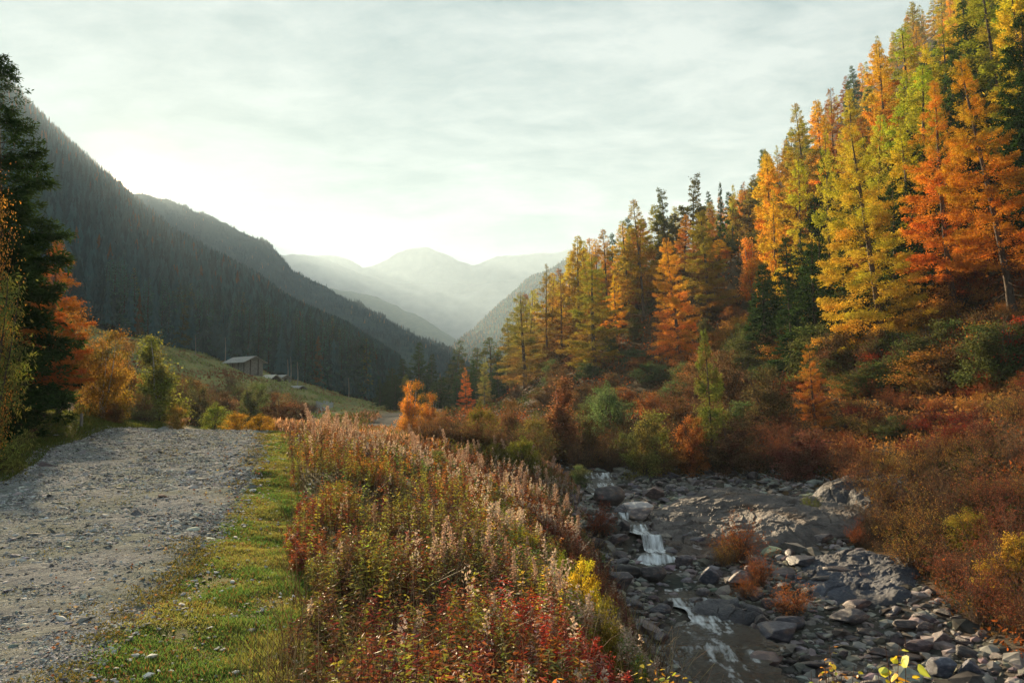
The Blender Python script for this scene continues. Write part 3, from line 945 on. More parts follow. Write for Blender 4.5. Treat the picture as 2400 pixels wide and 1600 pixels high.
def boulder_mesh(name, seed, flat=.6, cuts=9, sub=None, amp=.10, mat=None, strat=0.0):
    rng = np.random.default_rng(seed)
    V, T = sub or ICO3
    V = V.copy()
    for k in range(cuts):
        nrm = norm(rng.normal(size=3)); dd = rng.uniform(.45, .85)
        ex = V @ nrm - dd
        V = V - nrm * (np.clip(ex, 0, None) * .92)[:, None]
    r = fbm(V[:, 0] * 1.6 + seed, V[:, 1] * 1.6, V[:, 2] * 1.6, octv=4, seed=seed) * amp
    V = V * (1 + r)[:, None]
    if strat:
        ly = np.sin((V[:, 2] * 1.0 + V[:, 0] * .25) * 16 + fbm(V[:, 0] * 2, V[:, 1] * 2, V[:, 2] * 2, seed=seed) * 3)
        V[:, :2] *= (1 + strat * ly)[:, None]
    V = V * np.array([rng.uniform(.85, 1.2), rng.uniform(.7, 1.0), flat])
    return make_mesh(name, V, None, T, [mat or M['rock']], None, True)

# ------------------------------------------------------------------ tree library
LIB = {}


def lib(key, gen, Ht, R, bark='bark', leaf='needle'):
    tr, cr = gen
    LIB[key] = (tr.mesh(key + '_trunk', [M[bark]], True), cr.mesh(key + '_crown', [M[leaf], M['twig']]), Ht, R)


rng0 = np.random.default_rng(5)
# large larches for the near slope
lib('larchA', conifer(11, 22, 4.3, nb=150, h0=.10, prof=.8, droop=.30, up=.22, K=950, ll=.20, lw=.058, bend=.012, one_sided=.28, dead=26, trunk_r=.25), 22, 4.3)
lib('larchB', conifer(12, 22, 3.6, nb=130, h0=.17, prof=.78, droop=.22, up=.22, K=860, ll=.21, lw=.062, bend=.02, dead=40, trunk_r=.22, drop=.2, brown_low=.12), 22, 3.6)
lib('larchC', conifer(13, 20, 3.8, nb=150, h0=.05, prof=.8, droop=.26, up=.2, K=700, ll=.22, lw=.072, bend=.012, dead=10), 20, 3.8)
lib('larchD', conifer(14, 18, 3.2, nb=110, h0=.10, prof=.66, droop=.2, up=.2, K=450, ll=.20, lw=.066, bend=.02, dead=16, drop=.14), 18, 3.2)
for i, (hh, rr, pf, h0) in enumerate([(18, 2.9, .85, .10), (19, 2.5, .75, .12), (17, 3.2, .95, .06), (20, 2.7, .8, .2), (16, 2.4, .7, .12)]):
    lib('larchm%d' % i, conifer(30 + i, hh, rr, nb=90, h0=h0, prof=pf, droop=.2, up=.2, K=300, ll=.31, lw=.11, bend=.015, dead=6, drop=.14, k_tr=6, trunk_r=.17), hh, rr)
lib('pineA', conifer(45, 17, 3.0, nb=80, h0=.2, prof=.5, droop=.1, up=.2, K=210, ll=.42, lw=.18, style='pine', bend=.03, drop=.15, trunk_r=.18), 17, 3.0)
lib('spruceA', conifer(21, 16, 3.3, nb=210, h0=.02, prof=.72, droop=.34, up=.22, K=620, ll=.26, lw=.075, style='spruce', twig=.36, drop=.14), 16, 3.3)
lib('spruceB', conifer(22, 18, 3.0, nb=120, h0=.04, prof=.85, droop=.38, up=.15, K=210, ll=.40, lw=.16, style='spruce', twig=.34), 18, 3.0)
lib('youngspruce', conifer(23, 9, 2.1, nb=120, h0=.03, prof=.9, droop=.12, up=.16, K=330, ll=.20, lw=.07, style='larch', twig=.34, trunk_r=.09), 9, 2.1)
# far spruces for the shaded slope
FARK = []
for i, (hh, rr) in enumerate([(20, 2.3), (18, 2.0), (22, 2.5), (16, 2.2)]):
    tr, cr = conifer(60 + i, hh, rr, nb=46, h0=.10, prof=.85, droop=.4, up=.1, K=34, ll=.75, lw=.36, style='spruce', twig=.3, k_tr=5)
    for a in ('V', 'c'):
        pass
    mb = MB()
    mb.add(np.concatenate(cr.V), np.concatenate(cr.Q), tint=np.concatenate(cr.c), m=0)
    mb.add(np.concatenate(tr.V), np.concatenate(tr.Q), tint=(.3, .25, .2), m=1)
    FARK.append((mb.mesh('spruce_tree', [M['needle'], M['twig']]), hh, rr))
lib('birchA', broadleaf(71, 8, 2.6, stems=3, clumps=90, per=190, ll=.11, lw=.085, h0=.34, sig=.045, spread=.25), 8, 2.6, 'birch', 'leaf')
lib('birchB', broadleaf(72, 9, 2.4, stems=2, clumps=90, per=170, ll=.17, lw=.13, h0=.10, sig=.05, shape='cone'), 9, 2.4, 'birch', 'leaf')
lib('birchC', broadleaf(73, 7, 2.8, stems=5, clumps=95, per=170, ll=.13, lw=.10, h0=.08, sig=.05, shape='dome'), 7, 2.8, 'birch', 'leaf')
lib('alderA', broadleaf(74, 5, 2.6, stems=6, clumps=95, per=120, ll=.13, lw=.10, h0=.04, sig=.052, shape='dome', spread=.5), 5, 2.6, 'bark', 'leaf')
lib('alderB', broadleaf(75, 6, 2.9, stems=7, clumps=100, per=110, ll=.14, lw=.11, h0=.04, sig=.055, shape='dome', spread=.7), 6, 2.6, 'bark', 'leaf')
lib('alderC', broadleaf(76, 5, 3.0, stems=7, clumps=85, per=130, ll=.12, lw=.10, h0=.03, sig=.06, shape='oval', spread=.6), 5, 3.0, 'bark', 'leaf')
lib('willow', broadleaf(77, 4.5, 1.7, stems=6, clumps=110, per=120, ll=.13, lw=.034, h0=.03, sig=.052, shape='oval', spread=.5), 4.5, 1.7, 'bark', 'herb')
lib('aspen', broadleaf(78, 9, 1.7, stems=2, clumps=150, per=90, ll=.08, lw=.065, h0=.06, sig=.055, shape='oval', spread=.3), 9, 1.7, 'bark', 'herb')
SHR = {}


def slib(key, gen, Ht, R):
    st, cr = gen
    SHR[key] = (st.mesh(key + '_stems', [M['twig']]), cr.mesh(key + '_leaves', [M['leaf']]), Ht, R)


slib('brushA', shrub(81, 2.0, 1.5, stems=130, per=36, ll=.045, lw=.028, leafy=.6, sr=.006), 2.0, 1.5)
slib('brushB', shrub(82, 1.8, 1.6, stems=150, per=30, ll=.04, lw=.028, leafy=.35, sr=.006, curve=.9), 1.8, 1.6)
slib('brushC', shrub(83, 1.5, 1.7, stems=120, per=44, ll=.05, lw=.034, leafy=.9, sr=.005), 1.5, 1.7)
slib('tuft', shrub(84, .8, .9, stems=160, per=18, ll=.04, lw=.016, leafy=.9, sr=.004, curve=.8), .8, .9)

GOLD = (.82, .50, .05); YG = (.58, .50, .06); ORG = (.66, .33, .06); RUST = (.42, .14, .03); OLV = (.22, .21, .05)
GRN = (.12, .17, .045); BRN = (.20, .10, .045); DKR = (.20, .05, .03); DKG = (.6, .9, .6); YEL = (.80, .55, .05)
BRUSH = []
NREC = []      # picture boxes of the trees placed by hand


def put(key, x, y, h, w, name, color, label, cat, group=None, tilt=(0, 0), rz=None, parts=('trunk', 'crown'), lib_=None, sink=.1):
    tm, cm, Ht, R = (lib_ or LIB)[key]
    r = bpy.data.objects.new(name, None)
    r.empty_display_size = .3
    C.objects.link(r)
    z = hz(x, y) - sink
    r.location = (x, y, z)
    rz = (x * 12.9898 + y * 78.233) % 6.283 if rz is None else rz
    r.rotation_euler = (Matrix.Rotation(tilt[0], 3, 'Y') @ Matrix.Rotation(tilt[1], 3, 'X') @ Matrix.Rotation(rz, 3, 'Z')).to_euler()
    r.scale = (w / R, w / R, h / Ht)
    a = blob_obj(parts[0], tm, r); b = blob_obj(parts[1], cm, r)
    b.color = (*color, 1)
    tag(r, label, cat, group)
    return r


def put_px(key, pxb, y, pxt, pyt, wpx, name, color, label, cat, group=None, rz=None, **k):
    """base under column pxb at distance y; top at (pxt, pyt); half width wpx in 2400-wide pixels"""
    a, _ = ray(pxb, 950)
    x = a * y
    z = hz(x, y)
    T = pt(pxt, pyt, y)
    h = max(T.z - z, .5)
    til = math.atan2(T.x - x, h)
    NREC.append((pxb, pxt, pyt, 950 - (z - ZC) / y * FPX, wpx, y))
    return put(key, x, y, h / math.cos(til), wpx * y / FPX, name, color, label, cat, group, tilt=(til, 0), rz=rz, **k)


LG = 'larches on the sunlit right slope'
L = put_px
# --- trees on the near right slope, each read from the photograph
L('larchA', 2085, 55, 1985, 292, 145, 'larch_tree', (.60, .47, .06), 'tall yellow-green larch with a dark bare trunk standing at the right above the bushes', 'larch', LG, rz=.4)
L('larchB', 2250, 56, 2170, 186, 120, 'larch_tree', (.78, .40, .06), 'tall orange-gold larch right of the yellow-green one, with gaps between its boughs', 'larch', LG, rz=2.0)
L('larchB', 2385, 50, 2265, 122, 125, 'larch_tree', (.60, .34, .04), 'leaning tall larch near the right edge, green on top and rusty below', 'larch', LG, rz=4.4)
L('spruceA', 2445, 56, 2410, 20, 130, 'spruce_tree', (.8, .9, .75), 'dark spruce cut by the right edge of the picture', 'spruce')
L('spruceB', 2150, 66, 2140, 420, 90, 'spruce_tree', (.6, .7, .65), 'dark spruce in shade between the yellow-green and the orange-gold larches', 'spruce')
L('spruceB', 2330, 68, 2320, 330, 110, 'spruce_tree', (.6, .7, .65), 'dark spruce behind the leaning larch at the right edge', 'spruce')
L('spruceB', 2240, 60, 2235, 640, 80, 'spruce_tree', (.8, .8, .6), 'low dark spruce under the orange-gold larch', 'spruce')
L('larchC', 1600, 95, 1561, 551, 72, 'larch_tree', (.78, .40, .06), 'broad orange larch, a full cone in the middle of the right slope', 'larch', LG, rz=1.0)
L('youngspruce', 1668, hit(1668, 1096, 20, 200)[1], 1650, 765, 56, 'larch_tree', (.21, .23, .06), 'small pale green young larch in front of the broad orange one', 'larch', LG)
L('larchD', 1913, hit(1913, 1020, 20, 200)[1], 1887, 800, 52, 'larch_tree', (.62, .28, .06), 'short orange larch at the foot of the tall yellow-green larch', 'larch', LG)
L('larchm3', 1512, 122, 1487, 464, 56, 'larch_tree', (.50, .38, .05), 'slim yellow-green larch with a clear dark trunk breaking the skyline', 'larch', LG)
L('larchC', 1668, 106, 1645, 488, 80, 'larch_tree', (.36, .28, .05), 'wide olive larch behind and right of the broad orange one', 'larch', LG, rz=3.0)
L('birchB', 1772, 104, 1752, 556, 42, 'birch_tree', (.85, .36, .06), 'orange birch glowing between olive larches halfway up the right slope', 'birch')
L('larchm1', 1890, 84, 1862, 368, 70, 'larch_tree', (.50, .44, .05), 'tall larch left of the big yellow-green one, yellow-green and sunlit', 'larch', LG)
L('larchm2', 1830, 90, 1806, 440, 60, 'larch_tree', GOLD, 'golden larch crowded against the tall larch above the orange birch', 'larch', LG)
L('alderB', 1838, 82, 1835, 600, 42, 'rowan_tree', YEL, 'bright yellow broadleaf tree left of the big yellow-green larch', 'tree')
L('larchm0', 1448, 118, 1440, 640, 38, 'larch_tree', GOLD, 'golden larch tip catching light below the slim skyline larch', 'larch', LG)
L('larchC', 1395, 108, 1382, 590, 84, 'larch_tree', (.34, .30, .05), 'broad green-gold larch with a nearly black shaded foot', 'larch', LG)
L('larchm2', 1318, 124, 1310, 640, 66, 'larch_tree', (.34, .20, .05), 'rusty olive larch left of the broad green-gold one', 'larch', LG)
L('larchC', 1232, 132, 1222, 680, 70, 'larch_tree', (.34, .29, .07), 'round topped olive larch at the left end of the lit slope', 'larch', LG)
L('larchm2', 1284, 142, 1276, 615, 52, 'larch_tree', (.36, .26, .06), 'thin larch with a spiky top behind the round topped one', 'larch', LG)
L('larchm4', 1362, 140, 1352, 548, 46, 'larch_tree', (.50, .36, .05), 'green-gold larch on the skyline left of the slim dark-trunked one', 'larch', LG)
L('larchm1', 1425, 138, 1416, 534, 44, 'larch_tree', (.52, .30, .05), 'amber larch on the skyline beside the slim dark-trunked one', 'larch', LG)
L('pineA', 1560, 150, 1552, 440, 48, 'pine_tree', (.16, .17, .06), 'dark round pine on the skyline, left one of the skyline clump', 'pine')
L('pineA', 1636, 152, 1624, 404, 55, 'pine_tree', (.17, .15, .06), 'tall spreading pine at the top of the skyline clump', 'pine')
L('spruceB', 1692, 160, 1688, 424, 22, 'spruce_tree', (1.2, 1.2, .9), 'small dark spruce standing alone in the skyline notch', 'spruce')
L('larchm0', 1722, 150, 1716, 430, 30, 'larch_tree', (.48, .40, .06), 'thin pale larch right of the skyline notch', 'larch', LG)
L('pineA', 1765, 142, 1758, 408, 40, 'pine_tree', (.26, .20, .05), 'olive pine with layered boughs right of the skyline notch', 'pine')
L('larchm3', 1690, 128, 1690, 560, 45, 'larch_tree', GOLD, 'golden larch behind the wide olive larch', 'larch', LG)
L('larchm1', 1612, 138, 1605, 500, 42, 'larch_tree', ORG, 'orange larch peeping out above the broad orange cone', 'larch', LG)
L('larchm2', 1955, 74, 1930, 300, 62, 'larch_tree', (.46, .40, .05), 'larch behind the big yellow-green one, its top left of it', 'larch', LG)
L('larchm4', 2075, 82, 2062, 262, 60, 'larch_tree', (.50, .46, .06), 'yellow-green larch between the two tallest larches, farther up the slope', 'larch', LG)
# --- conifers closing the valley floor
DG = 'dark conifers closing the valley'
for a in [(1060, 170, 1078, 794, 50, 'larchm0', (.14, .16, .06)), (1112, 165, 1114, 812, 50, 'larchm3', (.15, .17, .06)), (1150, 158, 1150, 788, 54, 'larchm1', (.15, .17, .06)),
          (1190, 152, 1192, 742, 66, 'larchm2', (.22, .20, .06))]:
    L(a[5], a[0], a[1], a[2], a[3], a[4], 'larch_tree', a[6], {1060: 'narrow green conifer nearest the valley gap on its right side', 1112: 'second green conifer right of the valley gap',
      1150: 'third green conifer right of the valley gap, as tall as the first', 1190: 'green-brown conifer where the right slope begins to climb'}[a[0]], 'larch', DG)
for a, lb in [((1058, 205, 1058, 832, 36), 'dark spruce half hidden at the valley gap'), ((985, 190, 983, 798, 46), 'tallest dark spruce left of the valley gap'),
              ((1012, 195, 1010, 826, 34), 'narrow dark spruce beside the tallest one left of the gap'), ((950, 200, 946, 838, 42), 'dark spruce behind the orange birches in the valley'),
              ((926, 180, 924, 860, 46), 'olive spruce at the right end of the green meadow'), ((1030, 150, 1032, 880, 44), 'squat dark spruce right of the orange birches'),
              ((1090, 160, 1092, 905, 30), 'dark spruce foot right of the narrow orange larch')]:
    L('spruceB', *a, 'spruce_tree', (1.1, 1.1, .9), lb, 'spruce', DG)
L('larchm0', 1092, 145, 1088, 858, 24, 'larch_tree', (.66, .24, .05), 'narrow orange larch among the green conifers of the valley', 'larch', LG)
# --- broadleaf trees and bushes of the valley floor and river bank
BG = 'autumn bushes along the stream'
# (kind, base column, base row, top column, top row, half width, ...) read from the photograph
VB = [('birchC', 962, 1018, 968, 886, 44, 'birch_tree', (.66, .31, .055), 'larger orange birch in the valley, left of the dark spruces', 'birch'),
      ('birchC', 1012, 1016, 1012, 915, 32, 'birch_tree', (.56, .26, .055), 'smaller orange birch right beside the larger one', 'birch'),
      ('alderA', 1040, 1040, 1040, 955, 38, 'alder_bush', (.30, .15, .06), 'brown bush right of the orange birches', 'bush'),
      ('alderB', 1128, 1062, 1118, 935, 50, 'alder_bush', (.26, .22, .05), 'olive bush below the narrow orange larch', 'bush'),
      ('alderC', 1196, 1060, 1196, 925, 50, 'alder_bush', (.24, .13, .06), 'brown bush below the round topped larch', 'bush'),
      ('birchB', 1318, 1082, 1312, 880, 70, 'birch_tree', (.32, .15, .08), 'pointed russet birch, half bare, above the stream', 'birch'),
      ('alderB', 1262, 1076, 1262, 960, 48, 'alder_bush', (.22, .18, .05), 'olive brown bush in front of the russet birch', 'bush'),
      ('alderB', 1434, 1050, 1428, 884, 44, 'alder_bush', (.17, .25, .11), 'grey-green bush left of the young larch', 'bush'),
      ('alderC', 1378, 1100, 1376, 975, 52, 'alder_bush', (.20, .12, .05), 'brown bush between the grey-green bush and the stream', 'bush'),
      ('alderA', 1518, 1116, 1522, 952, 70, 'alder_bush', (.25, .23, .07), 'large olive alder overhanging the boulders', 'bush'),
      ('alderB', 1228, 1106, 1226, 1012, 46, 'alder_bush', (.27, .28, .06), 'green feathery bush beyond the pink willowherb', 'bush'),
      ('alderC', 1165, 1085, 1160, 1030, 42, 'alder_bush', (.20, .17, .05), 'low olive bush left of the green feathery one', 'bush'),
      ('alderA', 1352, 1142, 1352, 1082, 40, 'alder_bush', (.26, .29, .13), 'pale green low bush on the near bank of the stream bend', 'bush'),
      ('alderA', 1018, 1104, 1018, 1046, 46, 'alder_bush', (.19, .21, .07), 'low green bush in the middle of the meadow herbs', 'bush'),
      ('alderC', 920, 1086, 918, 1036, 40, 'alder_bush', (.24, .20, .06), 'small olive bush left of the low green bush', 'bush'),
      ('alderC', 1465, 1095, 1462, 1005, 46, 'alder_bush', (.16, .18, .06), 'dark green bush left of the large olive alder', 'bush'),
      ('alderA', 1622, 1110, 1618, 965, 56, 'alder_bush', (.38, .15, .05), 'rusty bush at the foot of the young larch', 'bush'),
      ('alderA', 1720, 1108, 1722, 975, 74, 'alder_bush', (.17, .10, .06), 'dark brown bush right of the young larch', 'bush'),
      ('alderC', 1800, 1010, 1790, 850, 80, 'alder_bush', (.15, .12, .06), 'large shaded bush left of the short orange larch', 'bush'),
      ('alderC', 1700, 985, 1700, 810, 80, 'alder_bush', (.16, .10, .06), 'dusky brown thicket under the orange birch', 'bush'),
      ('spruceB', 1448, 1045, 1446, 945, 26, 'spruce_tree', (1.3, 1.5, 1.2), 'small dark green spruce between the alders by the stream', 'spruce'),
      ('alderC', 1560, 1118, 1560, 1045, 50, 'alder_bush', (.20, .13, .05), 'low brown bush on the bank right behind the boulders', 'bush'),
      ('alderA', 1885, 1125, 1880, 1000, 90, 'alder_bush', (.22, .09, .07), 'wide dark red-brown thicket behind the large slab', 'bush'),
      ('alderB', 2270, 1300, 2262, 1180, 60, 'alder_bush', (.34, .27, .05), 'yellowing bush with straggling twigs on the right bank', 'bush'),
      ('alderA', 2360, 1420, 2372, 1235, 90, 'alder_bush', (.46, .30, .05), 'green and orange bush at the right edge of the picture', 'bush'),
      ('alderC', 2100, 1030, 2100, 965, 55, 'alder_bush', (.11, .14, .06), 'dark green bush on the orange terrace under the tall larches', 'bush')]
for v in VB:
    L(v[0], v[1], hit(v[1], v[2], 8, 300)[1], *v[3:6], v[6], v[7], v[8], v[9], BG if v[9] == 'bush' else None)
# --- left side
L('spruceA', -20, 25, 6, 118, 205, 'spruce_tree', (.95, 1.0, .8), 'big dark spruce cut by the left edge, its top against the sky', 'spruce')
L('spruceA', -110, 21, -120, 500, 210, 'spruce_tree', (.7, .8, .7), 'dark spruce filling the left edge beneath the big one', 'spruce')
L('spruceA', 60, 31, 62, 560, 120, 'spruce_tree', (.5, .6, .55), 'black-green spruce in the shade behind the birches', 'spruce', rz=1)
L('larchB', 95, 29, 150, 548, 110, 'larch_tree', (.42, .17, .04), 'rust brown larch leaning right above the left birch', 'larch', rz=.3)
L('willow', -25, 16.5, -10, 610, 108, 'willow_bush', (.26, .28, .05), 'yellow-green leafy willow at the left edge', 'bush')
L('aspen', -40, 19, -30, 370, 75, 'aspen_tree', (.85, .38, .05), 'aspen with small orange leaves at the left edge above the willow', 'tree')
L('birchA', 138, 33, 178, 700, 105, 'birch_tree', (.34, .18, .045), 'birch with forked white trunks and orange-brown crown at the left', 'birch', rz=1.3)
L('birchC', 240, 37, 262, 762, 72, 'birch_tree', (.44, .26, .055), 'slender stemmed orange birch right of the white-trunked one', 'birch')
L('birchC', 300, 52, 302, 786, 56, 'birch_tree', (.38, .22, .07), 'dull orange birch behind the slender stemmed one', 'birch')
L('birchB', 372, 50, 362, 782, 80, 'birch_tree', (.25, .26, .06), 'green-gold birch by the crest of the road', 'birch')
L('alderC', 330, 44, 332, 915, 40, 'alder_bush', (.20, .13, .06), 'brown bush at the foot of the green-gold birch', 'bush', BG)
L('alderB', 420, 42, 418, 938, 26, 'alder_bush', (.45, .28, .06), 'small yellow-orange bush by the road crest', 'bush', BG)
L('alderB', 505, 41, 500, 936, 38, 'alder_bush', (.22, .26, .06), 'yellow-green bush on the road crest', 'bush', BG)
L('alderC', 470, 62, 470, 900, 52, 'alder_bush', (.12, .11, .05), 'dark bush left of the rounded green one on the slope', 'bush', BG)
L('alderC', 520, 70, 520, 912, 60, 'alder_bush', (.16, .10, .06), 'purple brown bush below the stone barn', 'bush', BG)
L('alderA', 600, 68, 596, 890, 52, 'alder_bush', (.13, .15, .06), 'rounded dark green bush below the stone barn', 'bush', BG)
L('alderC', 660, 66, 652, 912, 56, 'alder_bush', (.24, .12, .06), 'rust topped bush right of the rounded dark green one', 'bush', BG)
L('alderA', 705, 62, 700, 945, 44, 'alder_bush', (.16, .09, .06), 'low dark bush ending the row below the huts', 'bush', BG)
L('alderB', 440, 85, 440, 880, 40, 'alder_bush', (.45, .25, .07), 'orange bush on the green slope left of the barn', 'bush', BG)
L('alderC', 268, 36, 270, 935, 36, 'alder_bush', (.18, .10, .05), 'low brown bush between the left birches', 'bush', BG)
L('alderC', 40, 24, 36, 985, 60, 'alder_bush', (.14, .08, .05), 'dark brown bramble bush at the left verge', 'bush', BG)
for i, (px, y, py, w) in enumerate([(560, 36, 955, 34), (608, 34.5, 962, 38), (648, 35, 985, 26)]):
    L('alderB', px, y, px - 4, py, w, 'rowan_bush', (.58, .34, .06), ['left of the three orange shrubs edging the road crest', 'middle of the three orange shrubs edging the road crest',
      'right and lowest of the three orange shrubs edging the road crest'][i], 'bush', BG)

# bushes in the shade at the feet of the tallest larches
rq = np.random.default_rng(17)
for k in range(34):
    bx_ = 1940 + 480 * (k + rq.random()) / 34; by_ = rq.uniform(868, 925)
    x, y, z = hit(bx_, by_, 40, 120)
    u = rq.random()
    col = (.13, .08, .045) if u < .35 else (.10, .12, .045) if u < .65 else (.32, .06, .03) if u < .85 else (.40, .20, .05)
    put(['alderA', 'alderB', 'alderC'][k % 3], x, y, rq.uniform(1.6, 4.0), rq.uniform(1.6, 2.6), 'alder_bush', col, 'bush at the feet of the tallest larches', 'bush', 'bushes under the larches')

# more conifers of the belt that closes the valley floor
rq = np.random.default_rng(23)
for k in range(24):
    bx_ = 880 + 350 * (k + rq.random()) / 24
    y = rq.uniform(125, 205)
    x = ray(bx_, 950)[0] * y
    if abs(bx_ - 1045) < 12:
        continue
    top_ = np.interp(bx_, [880, 950, 1010, 1045, 1080, 1150, 1190, 1230], [885, 850, 852, 915, 835, 825, 775, 735]) + rq.uniform(0, 45)
    h = pt(bx_, top_, y).z - hz(x, y)
    if h < 4:
        continue
    sp_ = rq.random() < .6
    put('spruceB' if sp_ else 'larchm%d' % (k % 5), x, y, h, max(h * .2, 2.0), 'spruce_tree' if sp_ else 'larch_tree', (1.1, 1.2, 1.0) if sp_ else (.30, .28, .08),
        'dark spruce in the belt of conifers crossing the valley floor' if sp_ else 'olive larch in the belt of conifers crossing the valley floor', 'spruce' if sp_ else 'larch', 'conifer belt across the valley floor')

# brush closing the gaps between the bushes of the valley floor
for (n_, x0_, x1_, y0_, y1_, gl) in ((90, 980, 1720, 1030, 1108, 'brown brush filling the valley floor right of the meadow herbs'), (46, 300, 740, 915, 992, 'brown brush along the far side of the road crest')):
    rq = np.random.default_rng(n_)
    for k in range(n_):
        bx_, by_ = rq.uniform(x0_, x1_), rq.uniform(y0_, y1_)
        if x0_ > 900 and by_ > 1060 + (bx_ - 980) * .12:
            by_ = 1060 + (bx_ - 980) * .12
        x, y, z = hit(bx_, by_, 36, 200)
        if y > 120:
            continue
        u = rq.random()
        col = (.20, .11, .06) if u < .35 else (.15, .12, .05) if u < .6 else (.17, .19, .06) if u < .8 else (.36, .17, .06)
        BRUSH.append((['brushA', 'brushC', 'brushB'][rq.integers(0, 3)], x, y, rq.uniform(1.0, 2.2) * (.5 + y / 110), rq.uniform(1.3, 2.2), col, gl))

# --- wooded far part of the right slope: fill up to the skyline of the photograph
SKY = [(1040, 850), (1080, 830), (1130, 815), (1180, 760), (1220, 700), (1270, 650), (1320, 600), (1360, 555), (1420, 548), (1460, 510), (1500, 480), (1540, 462), (1600, 440), (1650, 440),
       (1700, 452), (1750, 432), (1790, 400), (1850, 275), (1900, 232), (1960, 182), (2050, 92), (2110, 40), (2180, -20), (2500, -300)]
rs = np.random.default_rng(77)
cand = []
tries = 0
kinds = ['larchm0', 'larchm1', 'larchm2', 'larchm3', 'larchm4']
while len(cand) < 280 and tries < 90000:
    tries += 1
    y = 60 * (420 / 60) ** (rs.random() ** .8)
    px = rs.uniform(1080, 2480)
    if rs.random() < .5:
        y = rs.uniform(82, 185); px = rs.uniform(1100, 1840)
    a, _ = ray(px, 700)
    x = a * y
    base = hz(x, y)
    if y < 240 and px < 1330 and base < 3.5:
        continue
    slope_x0 = np.interp(y, [60, 90, 120, 150, 220, 340, 400], [26, 22, 4, 2, 3, 8, 12])
    if x < slope_x0:
        continue
    hgt = rs.uniform(13, 20) * (1 if y < 250 else 1.05)
    skyz = ZC + ray(px, np.interp(px, [p[0] for p in SKY], [p[1] for p in SKY]) + rs.uniform(-6, 22))[1] * y
    hmax = skyz - base
    if hmax < 7:
        continue
    if px < 1780 and y > 100 and rs.random() < .6:
        hgt = max(hgt, min(hmax * rs.uniform(.9, 1), 23))
    hgt = min(hgt, hmax)
    pyb = 950 - (base - ZC) / y * FPX; pyt = 950 - (base + hgt - ZC) / y * FPX
    bad = False
    for (b, t_, tp, bp, w, yy) in NREC:
        if y < yy and abs(px - (b + t_) / 2) < w * 1.15 and pyt < bp - .25 * (bp - tp) and pyb > tp:
            bad = True; break
        if abs(y - yy) < 2.5 and abs(px - b) < w * .5:
            bad = True; break
    if bad:
        continue
    md = 3.4 if y < 150 else 4.6
    if any((x - c[0]) ** 2 + (y - c[1]) ** 2 < md * md for c in cand):
        continue
    cand.append((x, y, hgt, px, pyt, pyb))
cand.sort(key=lambda c: c[1])
print('FILL', len(cand), tries)
for i, (x, y, h, px, pyt, pyb) in enumerate(cand):
    u = rs.random()
    sh = vnoise(x * .05, y * .05, seed=8)
    nm, cat = 'larch_tree', 'larch'
    if u < .13:
        key, nm, cat = 'spruceB', 'spruce_tree', 'spruce'
        col = (1.7, 1.7, 1.2)
    else:
        key = kinds[rs.integers(0, 5)]
        r2 = rs.random() + sh * .35
        col = (.40, .18, .05) if r2 < .14 else ORG if r2 < .25 else (.74, .44, .05) if r2 < .50 else (.58, .47, .06) if r2 < .74 else (.44, .38, .065)
        if x / y > .50 and y < 150:
            col = (.40, .42, .05) if rs.random() < .6 else (.62, .50, .05)
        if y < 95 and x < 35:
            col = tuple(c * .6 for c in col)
    w = rs.uniform(.17, .24) * h
    reg = ('high on the far right slope near its skyline' if y > 240 else 'on the middle of the right slope' if y > 130 else 'on the near right slope behind the tallest larches')
    desc = {'spruce': 'dark green spruce among the autumn larches '}.get(cat) or (
        'orange larch ' if col == ORG else 'rust brown larch ' if col == (.40, .18, .05) else 'golden larch ' if col[0] > .7 else 'yellow-green larch ' if col[0] > .5 else 'green larch ')
    put(key, x, y, h, w, nm, col, desc + reg, cat, 'larches on the sunlit right slope' if cat == 'larch' else 'spruces on the right slope',
        tilt=(rs.normal(-.03, .03), rs.normal(0, .03)))

# dark spruces and tall bushes standing behind the tallest larches
ds = []
tries = 0
while len(ds) < 105 and tries < 9000:
    tries += 1
    y = rs.uniform(56, 92); pxx = rs.uniform(1690, 2480)
    x = ray(pxx, 900)[0] * y
    if x < 22 or any((x - a_) ** 2 + (y - b_) ** 2 < 6.5 for a_, b_ in ds):
        continue
    if any(abs(pxx - q[0]) < q[4] * .4 and y < q[5] for q in NREC):
        continue
    ds.append((x, y))
    if len(ds) % 5 < 2:
        h = rs.uniform(8, 14)
        skyz = ZC + ray(pxx, np.interp(pxx, [p[0] for p in SKY], [p[1] for p in SKY]) + 40)[1] * y
        h = min(h, skyz - hz(x, y))
        if h < 5:
            continue
        put('spruceB', x, y, h, h * .24, 'spruce_tree', (.9, .95, .8), 'dark spruce in the shade behind the tallest larches', 'spruce', 'spruces on the right slope')
    else:
        u = rs.random()
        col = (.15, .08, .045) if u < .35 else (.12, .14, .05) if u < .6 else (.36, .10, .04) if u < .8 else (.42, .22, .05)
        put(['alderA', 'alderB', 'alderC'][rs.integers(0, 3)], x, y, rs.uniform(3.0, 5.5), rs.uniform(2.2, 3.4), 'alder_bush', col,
            ('dusky brown' if u < .35 else 'olive' if u < .6 else 'red' if u < .8 else 'orange-brown') + ' bush behind the trunks of the tallest larches', 'bush', 'bushes under the larches')
